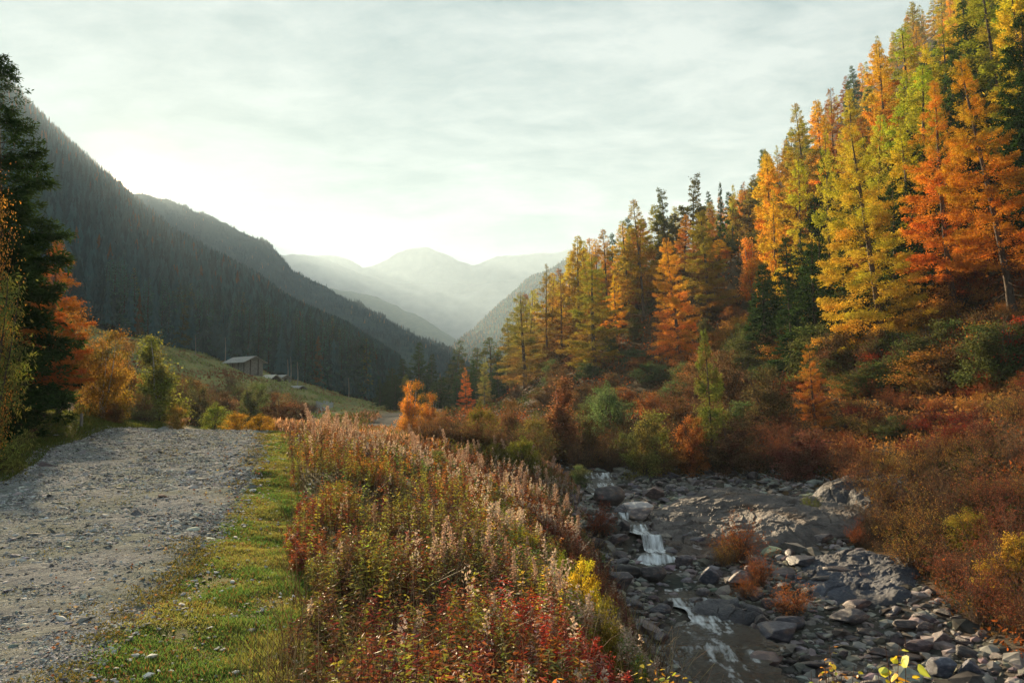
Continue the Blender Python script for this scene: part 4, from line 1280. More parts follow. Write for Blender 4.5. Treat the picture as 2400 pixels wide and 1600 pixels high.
# understory of the wooded slope
us = []
tries = 0
while len(us) < 110 and tries < 8000:
    tries += 1
    y = rs.uniform(48, 135); pxx = rs.uniform(1120, 2450)
    x = ray(pxx, 900)[0] * y
    if x < np.interp(y, [45, 60, 90, 120, 135], [14, 8, 2, 0, 0]) or any((x - a_) ** 2 + (y - b_) ** 2 < 9 for a_, b_ in us):
        continue
    if y < 62 and x > 17:
        continue
    us.append((x, y))
    u = rs.random()
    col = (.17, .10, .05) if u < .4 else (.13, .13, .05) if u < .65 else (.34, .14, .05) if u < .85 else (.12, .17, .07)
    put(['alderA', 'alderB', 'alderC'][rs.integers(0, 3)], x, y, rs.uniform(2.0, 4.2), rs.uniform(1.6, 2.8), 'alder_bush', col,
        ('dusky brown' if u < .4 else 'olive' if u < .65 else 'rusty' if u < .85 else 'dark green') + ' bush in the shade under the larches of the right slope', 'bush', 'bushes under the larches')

# --- shaded forest on the left hill: the nearest trees one by one, the rest as one mass
rf = np.random.default_rng(99)
NT, NS = 200, 90
n = 15000
ti = rf.random(n) * (NT - 1.01); si = (rf.random(n) ** 1.25) * (NS - 1.01)
a = ti.astype(int); b = si.astype(int); fa = (ti - a)[:, None]; fb = (si - b)[:, None]
G = HILL1
P = (G[a, b] * (1 - fa) + G[a + 1, b] * fa) * (1 - fb) + (G[a, b + 1] * (1 - fa) + G[a + 1, b + 1] * fa) * fb
px = 1200 + P[:, 0] / P[:, 1] * FPX
ok = (P[:, 1] > 200) & (px > -250) & (px < 1050)
P = P[ok]; px = px[ok]
hT = rf.uniform(14, 22, len(P)) * np.interp(P[:, 1], [200, 500, 1000, 1500], [1.0, 1, .85, .62])
hT = np.where(P[:, 1] > 900, hT * rf.uniform(.45, 1.15, len(P)), hT)
SKL = np.array([(-300, -100), (0, 150), (120, 272), (200, 342), (310, 447), (350, 474), (400, 512), (491, 578), (597, 636), (674, 692), (772, 734), (810, 751), (896, 806), (940, 832), (985, 850), (1040, 905), (1100, 940)])
lim = (950 - np.interp(px, SKL[:, 0], SKL[:, 1]) + rf.uniform(-14, 10, len(px))) / FPX * P[:, 1] + ZC - P[:, 2]
keep = lim > 4
P, px, hT, lim = P[keep], px[keep], hT[keep], lim[keep]
hT = np.minimum(hT, lim)
size = hT / P[:, 1]
order = np.argsort(-size)
near_ = [i for i in order if 235 < px[i] < 1000][:172]
nearset = set(near_)
rest = np.array([i for i in range(len(P)) if i not in nearset])
for i in near_:
    me, hh, rr = FARK[rf.integers(0, 4)]
    o = blob_obj('spruce_tree', me)
    o.location = P[i] - np.array([0, 0, .5])
    s = hT[i] / hh
    o.scale = (s * rf.uniform(.8, 1.15), s * rf.uniform(.8, 1.15), s)
    o.rotation_euler = (rf.normal(0, .015), rf.normal(0, .015), rf.random() * 6.28)
    v = rf.uniform(.7, 1.4)
    lar = rf.random() < .06
    o.color = (2.2 * v, 1.45 * v, .9 * v, 1) if lar else (v * 1.0, v * 1.6, v * 3.4, 1)  # spruces tinted blue beyond their green, painting in the slope's blue shade
    if lar:
        o['label'] = 'dull brown-green conifer in the lower rows of the shaded left slope'
    else:
        o['label'] = 'dark spruce in the lower rows of the shaded left slope'
    o['category'] = 'spruce'; o['group'] = 'spruces on the lower shaded left slope'
# low detail conifers, still ragged cones with layered skirts
def skirts(rng, layers=6, k=7):
    V = []; T = []
    for l in range(layers):
        f = l / layers
        z0 = .10 + f * .78; r = (1 - f) ** .85 * .13 + .012
        top = len(V); V.append((0, 0, z0 + .24 * (1 - .4 * f)))
        th = rng.random() * 6
        for j in range(k * 2):
            q = r * (1.0 if j % 2 == 0 else .52) * rng.uniform(.75, 1.2)
            V.append((q * math.cos(th + j * math.pi / k), q * math.sin(th + j * math.pi / k), z0 + rng.uniform(-.035, .02) + (.03 if j % 2 else 0)))
        for j in range(k * 2):
            T.append((top, top + 1 + j, top + 1 + (j + 1) % (k * 2)))
    return np.array(V), np.array(T)


SK = [skirts(rf) for _ in range(6)]
mbf = MB()
for q in range(6):
    idx = rest[q::6]
    V0, T0 = SK[q]
    m_ = len(idx)
    an = rf.random(m_) * 6.28
    wf = rf.uniform(.8, 1.25, m_) * hT[idx]
    X_ = (V0[None, :, 0] * np.cos(an)[:, None] - V0[None, :, 1] * np.sin(an)[:, None]) * wf[:, None]
    Y_ = (V0[None, :, 0] * np.sin(an)[:, None] + V0[None, :, 1] * np.cos(an)[:, None]) * wf[:, None]
    Z_ = V0[None, :, 2] * hT[idx][:, None]
    VV = np.stack([X_, Y_, Z_], -1) + P[idx][:, None]
    TT = T0[None] + (np.arange(m_) * len(V0))[:, None, None]
    base = np.array([.028, .080, .098])[None] * rf.uniform(.6, 1.5, (m_, 1))  # blue-green tint holds the blue shade of the slope
    lar = (rf.random(m_) < np.interp(P[idx][:, 1], [300, 900, 1400], [.03, .07, .3]))[:, None]
    lar = lar | ((P[idx][:, 1] > 1150) & (px[idx] < 360) & (rf.random(m_) < .7))[:, None]  # extra orange-brown trees below the sun, colour standing in for a backlit rim
    base = np.where(lar, np.array([.11, .065, .03])[None] * rf.uniform(.7, 1.4, (m_, 1)), base)
    mbf.add(VV.reshape(-1, 3), None, TT.reshape(-1, 3), tint=np.repeat(base, len(V0), 0))
for (GG, cnt_, mixl) in ((HILL2, 9000, .03), (HILL3, 6000, .4)):
    a = rf.random(cnt_) * (GG.shape[0] - 1.01); b = (rf.random(cnt_) ** .7) * (GG.shape[1] * .75 - 1.01)
    ai = a.astype(int); bi = b.astype(int)
    Pq = GG[ai, bi]
    Pq = Pq + (GG[ai + 1, bi] - Pq) * (a - ai)[:, None] + (GG[ai, bi + 1] - Pq) * (b - bi)[:, None]
    V0, T0 = SK[cnt_ % 6]
    hq = rf.uniform(5, 10, cnt_)
    an = rf.random(cnt_) * 6.28; wf = rf.uniform(1.0, 1.6, cnt_) * hq
    X_ = (V0[None, :, 0] * np.cos(an)[:, None] - V0[None, :, 1] * np.sin(an)[:, None]) * wf[:, None]
    Y_ = (V0[None, :, 0] * np.sin(an)[:, None] + V0[None, :, 1] * np.cos(an)[:, None]) * wf[:, None]
    VV = np.stack([X_, Y_, V0[None, :, 2] * hq[:, None]], -1) + Pq[:, None]
    TT = T0[None] + (np.arange(cnt_) * len(V0))[:, None, None]
    base = np.where(rf.random((cnt_, 1)) < mixl, np.array([[.22, .12, .04]]), np.array([[.022, .050, .056]])) * rf.uniform(.6, 1.5, (cnt_, 1))  # bluish tree colour puts the ridge's blue haze into the tint
    mbf.add(VV.reshape(-1, 3), None, TT.reshape(-1, 3), tint=np.repeat(base, len(V0), 0))
fo = blob_obj('forest', mbf.mesh('forest', [M['needle']]))
kind(fo, 'stuff', 'dense dark forest covering the shaded left mountainside')

# bare trunks along the forest edge behind the barns
for (px_, y_, pyb_, pyt_, lb) in [(527, 228, 850, 790, 'tall pale bare trunk at the forest edge left of the stone barn'), (457, 236, 838, 785, 'thin bare trunk farther left along the forest edge'),
                                  (674, 212, 885, 842, 'bare trunk behind the huts, left of the close pair'), (681, 212, 887, 836, 'left of two bare trunks close together behind the low hut'),
                                  (697, 212, 890, 848, 'right of two bare trunks close together behind the low hut'), (817, 225, 915, 885, 'short bare trunk above the right part of the meadow')]:
    B = pt(px_, pyb_, y_); T_ = pt(px_, pyt_, y_)
    gz = hz(B.x, B.y)
    s = np.linspace(0, 1, 6)
    hh = max(T_.z - gz, 4)
    Pp = np.stack([.12 * np.sin(s * 4), .1 * np.cos(s * 3), s * hh], -1)
    V, Q = tubes(Pp[None], (.16 * (1 - .6 * s))[None], 7)
    mb = MB().add(V, Q)
    o = blob_obj('bare_trunk', mb.mesh('bare_trunk', [M['deadwood']], True), None, (B.x, B.y, gz))
    tag(o, lb, 'dead tree', 'bare trunks at the forest edge')

# ------------------------------------------------------------------ stone barn and huts on the meadow
M['wall'] = noise_mat('rubble_wall', [(.3, (.10, .095, .09)), (.7, (.34, .31, .28))], 2.2, .95, .7, 5, stretch=(1, 1, 2), bdist=.08)
M['slab'] = noise_mat('stone_slab_roof', [(.3, (.20, .20, .20)), (.7, (.50, .48, .44))], 3.5, .8, .6, 7, bdist=.06)
M['pale'] = noise_mat('pale_roof', [(.3, (.50, .46, .38)), (.7, (.72, .67, .56))], 2, .6, .1, 8)
M['oldwood'] = noise_mat('dark_boards', [(.3, (.03, .022, .018)), (.7, (.09, .065, .05))], 8, .9, .4, 20, stretch=(1, 1, .2), bdist=.02)


def boxes(L_):
    mb = MB()
    F = np.array([[0, 3, 2, 1], [4, 5, 6, 7], [0, 1, 5, 4], [1, 2, 6, 5], [2, 3, 7, 6], [3, 0, 4, 7]])
    for ((x0, y0, z0), (x1, y1, z1)) in zip(L_[::2], L_[1::2]):
        mb.add([(x0, y0, z0), (x1, y0, z0), (x1, y1, z0), (x0, y1, z0), (x0, y0, z1), (x1, y0, z1), (x1, y1, z1), (x0, y1, z1)], F)
    return mb


def hut(name, px, y, pyb, Lx, Wy, Hw, rise, rz, label, mats, posts=0, door=True, roof_over=.6, low=0.0):
    a_, _b = ray(px, pyb)
    x = a_ * y
    z = hz(x, y) - .15
    r = bpy.data.objects.new(name, None); C.objects.link(r)
    r.location = (x, y, z); r.rotation_euler = (0, 0, rz)
    tag(r, label, 'building')
    hx, hy = Lx / 2, Wy / 2
    mb = MB()
    V = [(-hx, -hy, -1.2), (hx, -hy, -1.2), (hx, hy, -1.2), (-hx, hy, -1.2), (-hx, -hy, Hw), (hx, -hy, Hw), (hx, hy, Hw), (-hx, hy, Hw), (-hx, 0, Hw + rise), (hx, 0, Hw + rise)]
    mb.add(V, [[0, 1, 5, 4], [2, 3, 7, 6], [0, 3, 2, 1]], [[4, 8, 7], [5, 6, 9]])
    mb.add(V, [[1, 2, 6, 5], [3, 0, 4, 7]])
    blob_obj('wall', mb.mesh('wall', [mats[0]]), r)
    # roof: two pitched courses of overlapping slabs with real thickness
    rb = MB()
    F = np.array([[0, 3, 2, 1], [4, 5, 6, 7], [0, 1, 5, 4], [1, 2, 6, 5], [2, 3, 7, 6], [3, 0, 4, 7]])
    rg = np.random.default_rng(int(px))
    over = roof_over
    ang = math.atan2(rise, hy)
    ln = math.hypot(rise, hy) + over
    nc = max(3, int(ln / .8)); nr = max(4, int((Lx + 2 * over) / .9))
    for sd in (-1, 1):
        for i in range(nc):
            for j in range(nr):
                u0 = ln * i / nc; u1 = ln * (i + 1.25) / nc
                x0 = -hx - over + (Lx + 2 * over) * j / nr + rg.uniform(-.06, .06); x1 = -hx - over + (Lx + 2 * over) * (j + 1) / nr + rg.uniform(-.02, .05)
                th = .07 + rg.uniform(0, .04); lift = .012 * (nc - i) + .05 + rg.uniform(0, .025)
                P = []
                for (uu, dz) in ((u0, 0.0), (u1, 0.05)):
                    yy = sd * uu * math.cos(ang); zz = Hw + rise - uu * math.sin(ang) + lift + dz
                    P.append((yy, zz))
                (ya, za), (yb, zb) = P
                rb.add([(x0, ya, za), (x1, ya, za), (x1, yb, zb), (x0, yb, zb), (x0, ya, za + th), (x1, ya, za + th), (x1, yb, zb + th), (x0, yb, zb + th)], F)
    blob_obj('roof', rb.mesh('roof', [mats[1]]), r)
    for k in range(posts):
        xx = -hx + .6 + (Lx - 1.2) * k / max(1, posts - 1)
        blob_obj('post', boxes([(xx - .12, -hy - .06, -1), (xx + .12, -hy + .1, Hw - .02)]).mesh('post', [M['oldwood']]), r)
    if posts:
        for yy in (-hy * .45, hy * .45):
            blob_obj('post', boxes([(hx - .1, yy - .12, -1), (hx + .07, yy + .12, Hw + rise * .5)]).mesh('post', [M['oldwood']]), r)
    if door:
        d = blob_obj('door', boxes([(hx - .05, -.45, -.9), (hx + .05, .45, 1.35)]).mesh('door', [M['oldwood']]), r)
    return r


hut('stone_barn', 572, 200, 886, 8.4, 5.0, 2.3, 1.2, math.radians(-38), 'grey stone barn with dark posts and a slab roof, largest building on the meadow', (M['wall'], M['slab']), posts=4, door=False, roof_over=.8)
hut('shed', 634, 196, 897, 3.6, 3.4, .7, 1.0, math.radians(-32), 'low shed with a pale bright roof next to the stone barn', (M['oldwood'], M['pale']), door=False, roof_over=.35)
hut('stone_hut', 662, 204, 899, 2.6, 2.6, 1.3, .7, math.radians(-35), 'small stone hut behind the pale roofed shed', (M['wall'], M['slab']), roof_over=.4)
hut('stone_hut', 697, 192, 915, 3.6, 2.4, .9, .6, math.radians(-38), 'lowest stone hut standing alone right of the others', (M['wall'], M['slab']), roof_over=.35)

# wooden marker post on the left verge
x_, y_, z_ = hit(190, 1001, 20, 60)
po = MB()
V, Q = tubes(np.array([[[0, 0, -.2], [0.01, 0, .25], [0.0, 0.01, .5], [.0, 0, .52]]]), np.array([[.055, .05, .048, .002]]), 9)
po.add(V, Q)
tag(blob_obj('marker_post', po.mesh('marker_post', [M['deadwood']], True), None, (x_, y_, z_)), 'short pale wooden post standing on the left verge by the birch', 'post')

# ------------------------------------------------------------------ stream
wy = np.concatenate([np.arange(5, 48, .05), np.arange(48, 90, .35)])
NC = 64
meander = .28 * np.sin(wy * .95 + .6) * np.interp(wy, [15, 18, 46, 50], [0, 1, 1, 0]) + fbm(wy * .5, wy * 0, octv=2, seed=71) * .25
cxr = interp(RIV, wy) + meander
hw = np.interp(wy, [5, 15, 17.5, 18.5, 20.2, 21, 22, 23, 24, 25.5, 26.5, 27.4, 28.6, 30, 34, 40, 60, 90], [.7, .8, 1.25, 1.35, 1.15, .55, .7, .8, .5, .75, .7, .34, .30, .55, .5, .8, 1.2, 1.0])
tt_ = np.linspace(-1, 1, NC)
WX = cxr[:, None] + tt_[None] * hw[:, None] * (1 + .3 * fbm(wy[:, None] * 1.7, tt_[None] * 0 + np.sign(tt_)[None] * 5, octv=2, seed=73))
WY = np.repeat(wy[:, None], NC, 1)
base_l = H0(interp(RIV, wy), wy)
# pools and little falls: the level stays flat and then drops over each lip
lips = [15.5, 17.2, 18.4, 20.9, 22.3, 24.1, 25.2, 26.6, 27.9, 29.2, 31, 33, 35.5, 38, 41, 44]
lip_l = np.interp(lips, wy, base_l)
k_ = np.clip(np.searchsorted(lips, wy) - 1, 0, len(lips) - 2)
f_ = np.clip((wy - np.array(lips)[k_]) / (np.array(lips)[k_ + 1] - np.array(lips)[k_]), 0, 1)
flat = lip_l[k_] + (lip_l[k_ + 1] - lip_l[k_]) * np.clip(f_ * 4.5, 0, 1)
lvl = np.where((wy > 15.5) & (wy < 44), flat, base_l) + .16
drop = np.clip(np.gradient(lvl, wy) * 1.2, 0, 1)
blur = np.zeros_like(drop)
for sft, wgt in ((0, 1), (6, .8), (12, .55), (20, .35), (30, .2)):
    blur = np.maximum(blur, np.roll(drop, -sft) * wgt)
WZ = lvl[:, None] + fbm(WX * 3, WY * 1.6, octv=4, seed=72) * .07 * (.25 + 1.6 * np.clip(blur, 0, 1))[:, None]
streak = fbm(WX * 5.5, WY * 1.3, octv=3, seed=75)
foam = .09 + .55 * np.clip(blur, 0, 1)[:, None] + .22 * streak + .10 * fbm(WX * .9, WY * .8, octv=2, seed=76)
for (fx, fy, rad, amt) in [(1509, 1298, .6, .35), (1490, 1275, .5, .28), (1573, 1371, .5, .28), (1600, 1440, .6, .2), (1640, 1500, .6, .12), (1560, 1345, .4, .15)]:
    x_, y_, z_ = hit(fx, fy, 8, 90)
    foam = foam + amt * np.exp(-((WX - x_) ** 2 + ((WY - y_) * .7) ** 2) / rad ** 2)
foam = np.minimum(foam, .50) + .26 * fbm(WX * 10, WY * 2.2, octv=3, seed=78, gain=.6) * (foam > .2)
foam = np.where(WY > 48, .2, foam)
wv = np.stack([WX, WY, WZ], -1).reshape(-1, 3)
wo_ = blob_obj('stream', make_mesh('stream', wv, grid_faces(*WX.shape), None, [M['water']], None, True, foam=foam.ravel()))
kind(wo_, 'structure', 'clear mountain stream with white rapids')
MEA = (wy, cxr, hw)

# ------------------------------------------------------------------ bedrock slabs
def slab(name, poly, bul, label, color, seed):
    """an outcrop rising from the bank: outline given on the ground, humped, cracked and skirted into the soil"""
    pts = np.array([hit(a, b, 10, 80)[:2] for a, b in poly])
    cx, cy_ = pts.mean(0)
    ang = np.arctan2(pts[:, 1] - cy_, pts[:, 0] - cx)
    rad = np.hypot(pts[:, 0] - cx, pts[:, 1] - cy_)
    o = np.argsort(ang); ang, rad = ang[o], rad[o]
    th = np.linspace(-math.pi, math.pi, 361)[:-1]
    rr = np.interp(th, np.concatenate([ang - 2 * math.pi, ang, ang + 2 * math.pi]), np.concatenate([rad, rad, rad]))
    rr = rr * (1 + .06 * fbm(th * 3, th * 0, octv=3, seed=seed))
    nr = 110
    q = np.linspace(0, 1, nr)
    X_ = cx + np.cos(th)[None] * rr[None] * q[:, None]; Y_ = cy_ + np.sin(th)[None] * rr[None] * q[:, None]
    rgs = np.random.default_rng(seed)
    ex, ey = np.ptp(pts[:, 0]) / 2, np.ptp(pts[:, 1]) / 2
    hgt = np.full(X_.shape, 9.0)
    for k in range(11):
        an = k * 2.399 + rgs.normal() * .4
        cx2 = cx + rgs.normal() * ex * .25; cy2 = cy_ + rgs.normal() * ey * .25
        w_ = fbm(X_ * .9 + k * 7, Y_ * .9, octv=3, seed=seed + k) * .10
        hgt = np.minimum(hgt, bul * rgs.uniform(.85, 1.5) - rgs.uniform(.15, .7) * bul * (((X_ - cx2) / ex) * math.cos(an) + ((Y_ - cy2) / ey) * math.sin(an)) + w_)
    hgt = np.minimum(hgt, bul * 1.15) * (1 - np.clip(q, 0, 1) ** 9)[:, None]
    dip = X_ * .45 + Y_ * .85 + fbm(X_ * .35, Y_ * .35, octv=3, seed=seed + 2) * 1.6
    saw = (dip * .8 - np.floor(dip * .8)); saw2 = dip * 2.7 + fbm(X_ * .6, Y_ * .6, seed=seed + 8) * 2; saw2 = saw2 - np.floor(saw2)
    steps = .16 * saw ** 1.5 + .05 * saw2
    crack = -np.exp(-(fbm(X_ * .35, Y_ * .35, octv=3, seed=seed + 5) / .012) ** 2) * .16 - np.exp(-(fbm(X_ * .3 + 30, Y_ * .5, octv=3, seed=seed + 6) / .012) ** 2) * .12
    Z_ = H0(X_, Y_) + hgt + (steps + crack) * (1 - q ** 6)[:, None] + fbm(X_ * 2.2, Y_ * 2.2, octv=5, seed=seed + 3, gain=.6) * .09 - .35 * (q[:, None] > .985)
    V = np.stack([X_, Y_, Z_], -1).reshape(-1, 3)
    i = np.arange(nr * 360).reshape(nr, 360)
    a_ = i[:-1]; b_ = i[1:]
    Q = np.stack([a_, b_, np.roll(b_, -1, 1), np.roll(a_, -1, 1)], -1).reshape(-1, 4)
    ob = blob_obj(name, make_mesh(name, V, Q, None, [M['bedrock']], None, False))
    ob.color = (*color, 1)
    tag(ob, label, 'rock')


M['bedrock'] = noise_mat('bedrock', [(.3, (.045, .042, .043)), (.5, (.11, .10, .095)), (.72, (.24, .215, .19))], 1.6, .6, 1.0, 11, stretch=(1, .55, 1.6), spec=.35, detail=12,
                         second=(.8, .56, .7, (.10, .06, .035)), bdist=.09)
slab('rock_outcrop', [(1500, 1235), (1560, 1195), (1640, 1160), (1700, 1148), (1800, 1160), (1900, 1165), (2000, 1180), (2040, 1215), (1960, 1262), (1850, 1290), (1780, 1310), (1650, 1325), (1560, 1315), (1530, 1290)],
     .5, 'large smooth grey-brown rock slab beside the little waterfall', (.98, .92, .92), 5)
slab('rock_outcrop', [(1860, 1345), (1930, 1300), (2010, 1296), (2110, 1310), (2140, 1360), (2110, 1415), (2040, 1432), (1950, 1420), (1890, 1400)],
     .22, 'blue-grey bedrock slab lower down on the right', (.42, .52, .78), 6)
slab('rock_outcrop', [(1610, 1440), (1660, 1425), (1740, 1415), (1790, 1440), (1760, 1470), (1680, 1475)], .30, 'low grey slab dipping into the pool', (.8, .85, 1.0), 7)
slab('rock_outcrop', [(1960, 1150), (2020, 1115), (2080, 1130), (2090, 1190), (2040, 1215), (1980, 1195)], .7, 'broken bluish rock face right above the large smooth slab', (.5, .54, .66), 8)

# ------------------------------------------------------------------ boulders
BM = [boulder_mesh('boulder', 100 + i, flat=[.55, .45, .7, .38, .6, .5, .8, .33][i], cuts=[9, 12, 6, 14, 16, 8, 5, 12][i], strat=[0, .012, 0, .02, 0, .02, 0, .015][i]) for i in range(8)]
BMs = [boulder_mesh('boulder', 120 + i, flat=[.5, .35, .6, .28, .4, .5][i], cuts=15, sub=ico(3), amp=.12) for i in range(6)]


def stone(px, py, w, hgt, m, label, color=(1, 1, 1), rz=None, name='boulder'):
    x, y, z = hit(px, py, 5, 100)
    s = 1.22 * w * y / FPX / 2
    hz_ = 1.2 * hgt * y / FPX / 2
    o = blob_obj(name, m)
    zs = hz_ / ([.55, .45, .7, .38, .6, .5, .8, .33][BM.index(m)] if m in BM else .45)
    y += s * .5
    o.location = (x, y, hz(x, y) + hz_ * .75)
    o.scale = (s, s * .9, zs)
    o.rotation_euler = (0, 0, (px * .37) % .6 - .3 if rz is None else rz)
    o.color = tuple(1.75 * c_ for c_ in color) + (1,)
    return tag(o, label, 'boulder', 'boulders of the stream bed')


S_ = [(1425, 1188, 78, 52, 1, 'rounded brown boulder with curved stripes at the head of the rapids', (1.25, 1.1, .95)),
      (1541, 1170, 60, 30, 0, 'smooth reddish boulder right of the striped one', (1.35, .95, .8)),
      (1504, 1222, 78, 44, 4, 'bright cream coloured boulder with rough cracks, brightest of all', (5.2, 4.7, 3.9)),
      (1458, 1212, 26, 26, 2, 'small grey boulder touching the cream one', (1.4, 1.35, 1.3)),
      (1466, 1252, 44, 32, 0, 'dark rounded boulder just above the waterfall', (.9, .85, .8)),
      (1450, 1284, 52, 24, 3, 'flat brown boulder left of the waterfall', (1.2, 1.0, .9)),
      (1672, 1165, 54, 18, 3, 'flat pale boulder at the upper edge of the large slab', (1.8, 1.5, 1.2)),
      (1576, 1150, 26, 16, 4, 'small cream boulder behind the reddish one', (2.0, 1.9, 1.7)),
      (1600, 1158, 24, 16, 2, 'small greyish boulder behind the reddish one', (1.7, 1.6, 1.5)),
      (1668, 1372, 56, 40, 0, 'big blue-grey boulder with a rounded top right of the rapids', (.95, 1.0, 1.15)),
      (1550, 1445, 40, 24, 2, 'round grey boulder left of the lower rapids', (1.1, 1.1, 1.1)),
      (1740, 1378, 50, 34, 5, 'slanting pale boulder leaning right of the blue-grey one', (1.5, 1.35, 1.2)),
      (1652, 1406, 30, 26, 4, 'small pale upright boulder below the blue-grey one', (1.7, 1.55, 1.4)),
      (1630, 1422, 44, 18, 3, 'flat pale boulder by the lower rapids', (1.6, 1.45, 1.3)),
      (1670, 1515, 54, 30, 1, 'dark striped boulder at the foot of the pool', (.85, .85, .95)),
      (1703, 1575, 36, 22, 2, 'pale round boulder at the bottom of the picture, left of two', (1.7, 1.6, 1.55)),
      (1738, 1578, 30, 16, 2, 'pale round boulder at the bottom of the picture, right of two', (1.6, 1.5, 1.45)),
      (1800, 1575, 100, 42, 4, 'large reddish brown boulder at the bottom below the gravel bar', (1.2, .85, .75)),
      (1838, 1512, 100, 44, 7, 'wide layered grey boulder right of the pool', (1.0, .98, 1.05)),
      (1790, 1478, 44, 36, 0, 'brown sloping boulder above the wide layered one', (1.25, 1.05, .9)),
      (1774, 1500, 28, 36, 6, 'upright brown boulder at the left end of the wide layered one', (1.2, 1.05, .95)),
      (1850, 1485, 80, 36, 1, 'rounded dark boulder with moss at its right', (.85, .85, .9)),
      (2000, 1468, 74, 34, 5, 'brown boulder with a pale diagonal vein', (1.25, 1.1, 1.0)),
      (2016, 1440, 74, 24, 3, 'long flat pinkish boulder below the blue-grey slab', (1.5, 1.15, 1.05)),
      (2128, 1482, 60, 26, 1, 'brown ridged boulder on the right of the bed', (1.15, 1.0, .9)),
      (2172, 1485, 28, 22, 2, 'small rounded pinkish boulder beside the ridged one', (1.4, 1.15, 1.0)),
      (2215, 1518, 48, 34, 0, 'speckled pinkish boulder with a dark hollow under it', (1.5, 1.25, 1.2)),
      (2168, 1532, 60, 26, 4, 'reddish purple blocky boulder below the ridged one', (1.2, .85, .85)),
      (2225, 1590, 60, 48, 4, 'big blue-grey angular boulder at the bottom right', (1.0, 1.15, 1.4)),
      (2285, 1592, 56, 44, 0, 'bluish boulder right of the angular one at the bottom', (.9, 1.0, 1.25)),
      (1890, 1332, 70, 26, 7, 'dark flat ledge of rock left of the blue-grey slab', (.7, .72, .8)),
      (1932, 1278, 60, 20, 3, 'long flat brownish stone at the foot of the large slab', (1.5, 1.3, 1.15)),
      (1462, 1385, 60, 44, 4, 'angular brown boulder at the left bank below the waterfall', (.95, .8, .75)),
      (1530, 1368, 64, 38, 1, 'brown boulder split in the middle of the rapids', (1.0, .9, .82)),
      (1610, 1330, 40, 30, 4, 'dark pinkish boulder under the large slab', (1.0, .85, .85)),
      (1410, 1248, 50, 16, 3, 'flat stone on the left shore beneath the stripes boulder', (1.3, 1.2, 1.1)),
      (1430, 1228, 44, 14, 3, 'another flat stone left of the dark rounded boulder', (1.3, 1.2, 1.15))]
occ = []
for (px_, py_, w, hg, mi, lb, col) in S_:
    o = stone(px_, py_, w, hg, BM[mi], lb, col)
    occ.append((o.location.x, o.location.y, o.scale.x))


def in_bed(x, y):
    r = interp(RIV, y)
    rr = np.interp(y, [5, 15, 20, 26, 30, 40, 46, 60], [4.8, 5.5, 6.2, 7.0, 7.5, 11.5, 4.5, 2.2])
    ll = np.interp(y, [5, 20, 30, 46, 60], [1.9, 1.9, 2.3, 2.2, 2])
    return (x > r - ll) & (x < r + rr)


rb_ = np.random.default_rng(404)
cnt = 0; tries = 0
reg_l = ['grey stone among the boulders of the stream bed near the pool', 'grey stone among the boulders of the stream bed beside the rapids', 'grey stone in the upper stream bed beyond the waterfall']
while cnt < 255 and tries < 20000:
    tries += 1
    y = 10.5 * (50 / 10.5) ** rb_.random()
    x = rb_.uniform(2, 12.5)
    if not in_bed(np.array(x), np.array(y)):
        continue
    px_ = 1200 + x / y * FPX
    if px_ > 2420:
        continue
    if 15 < y < 34 and abs(x - float(np.interp(y, wy, cxr))) < float(np.interp(y, wy, hw)) * 1.05 and rb_.random() < .9:
        continue
    s = rb_.uniform(.14, .36) * (1 + .012 * y)
    if any((x - a_) ** 2 + (y - b_) ** 2 < (s + c_) ** 2 * .75 for a_, b_, c_ in occ):
        continue
    o = blob_obj('boulder', BMs[rb_.integers(0, 6)])
    g_ = hz(x, y)
    o.location = (x, y, g_ + s * .14)
    o.scale = (s * rb_.uniform(.9, 1.5), s * rb_.uniform(.7, 1.05), s * rb_.uniform(.7, 1.1))
    o.rotation_euler = (rb_.normal(0, .18), rb_.normal(0, .18), rb_.random() * 6.28)
    v = rb_.uniform(.6, 1.6)
    w = rb_.random()
    o.color = (v * (1.15 + .2 * (w > .7)), v * 1.03, v * (.95 + .2 * (w < .3)), 1)
    tag(o, reg_l[0 if y < 20 else 1 if y < 29 else 2], 'stone', 'boulders of the stream bed')
    occ.append((x, y, s)); cnt += 1


def scatter_stones(name, X_, Y_, S__, flat, seed, tint, mat, label, zoff=0.0, tiltv=.15):
    rg = np.random.default_rng(seed)
    V0, T0 = ICO1
    mb = MB()
    n = len(X_)
    Zs = Hn(X_, Y_) + zoff
    for q in range(6):
        idx = np.arange(q, n, 6)
        if not len(idx):
            continue
        b = V0 * (1 + rg.uniform(-.28, .18, (len(V0), 1)))
        b = b + rg.normal(0, .08, b.shape)
        an = rg.random(len(idx)) * 6.28
        sx = S__[idx] * rg.uniform(.8, 1.6, len(idx)); sy_ = S__[idx] * rg.uniform(.6, 1.1, len(idx)); sz = S__[idx] * flat * rg.uniform(.6, 1.5, len(idx))
        L0 = np.stack([b[None, :, 0] * sx[:, None], b[None, :, 1] * sy_[:, None], b[None, :, 2] * sz[:, None]], -1)
        tl = rg.normal(0, tiltv, (len(idx), 2))
        L0[..., 2] += L0[..., 0] * tl[:, 0:1] + L0[..., 1] * tl[:, 1:2]
        W = np.stack([L0[..., 0] * np.cos(an)[:, None] - L0[..., 1] * np.sin(an)[:, None], L0[..., 0] * np.sin(an)[:, None] + L0[..., 1] * np.cos(an)[:, None], L0[..., 2]], -1)
        W += np.stack([X_[idx], Y_[idx], Zs[idx]], -1)[:, None]
        T = T0[None] + (np.arange(len(idx)) * len(V0))[:, None, None]
        mb.add(W.reshape(-1, 3), None, T.reshape(-1, 3), tint=np.repeat(tint[idx], len(V0), 0))
    o = blob_obj(name, mb.mesh(name, [mat]))
    return kind(o, 'stuff', label)


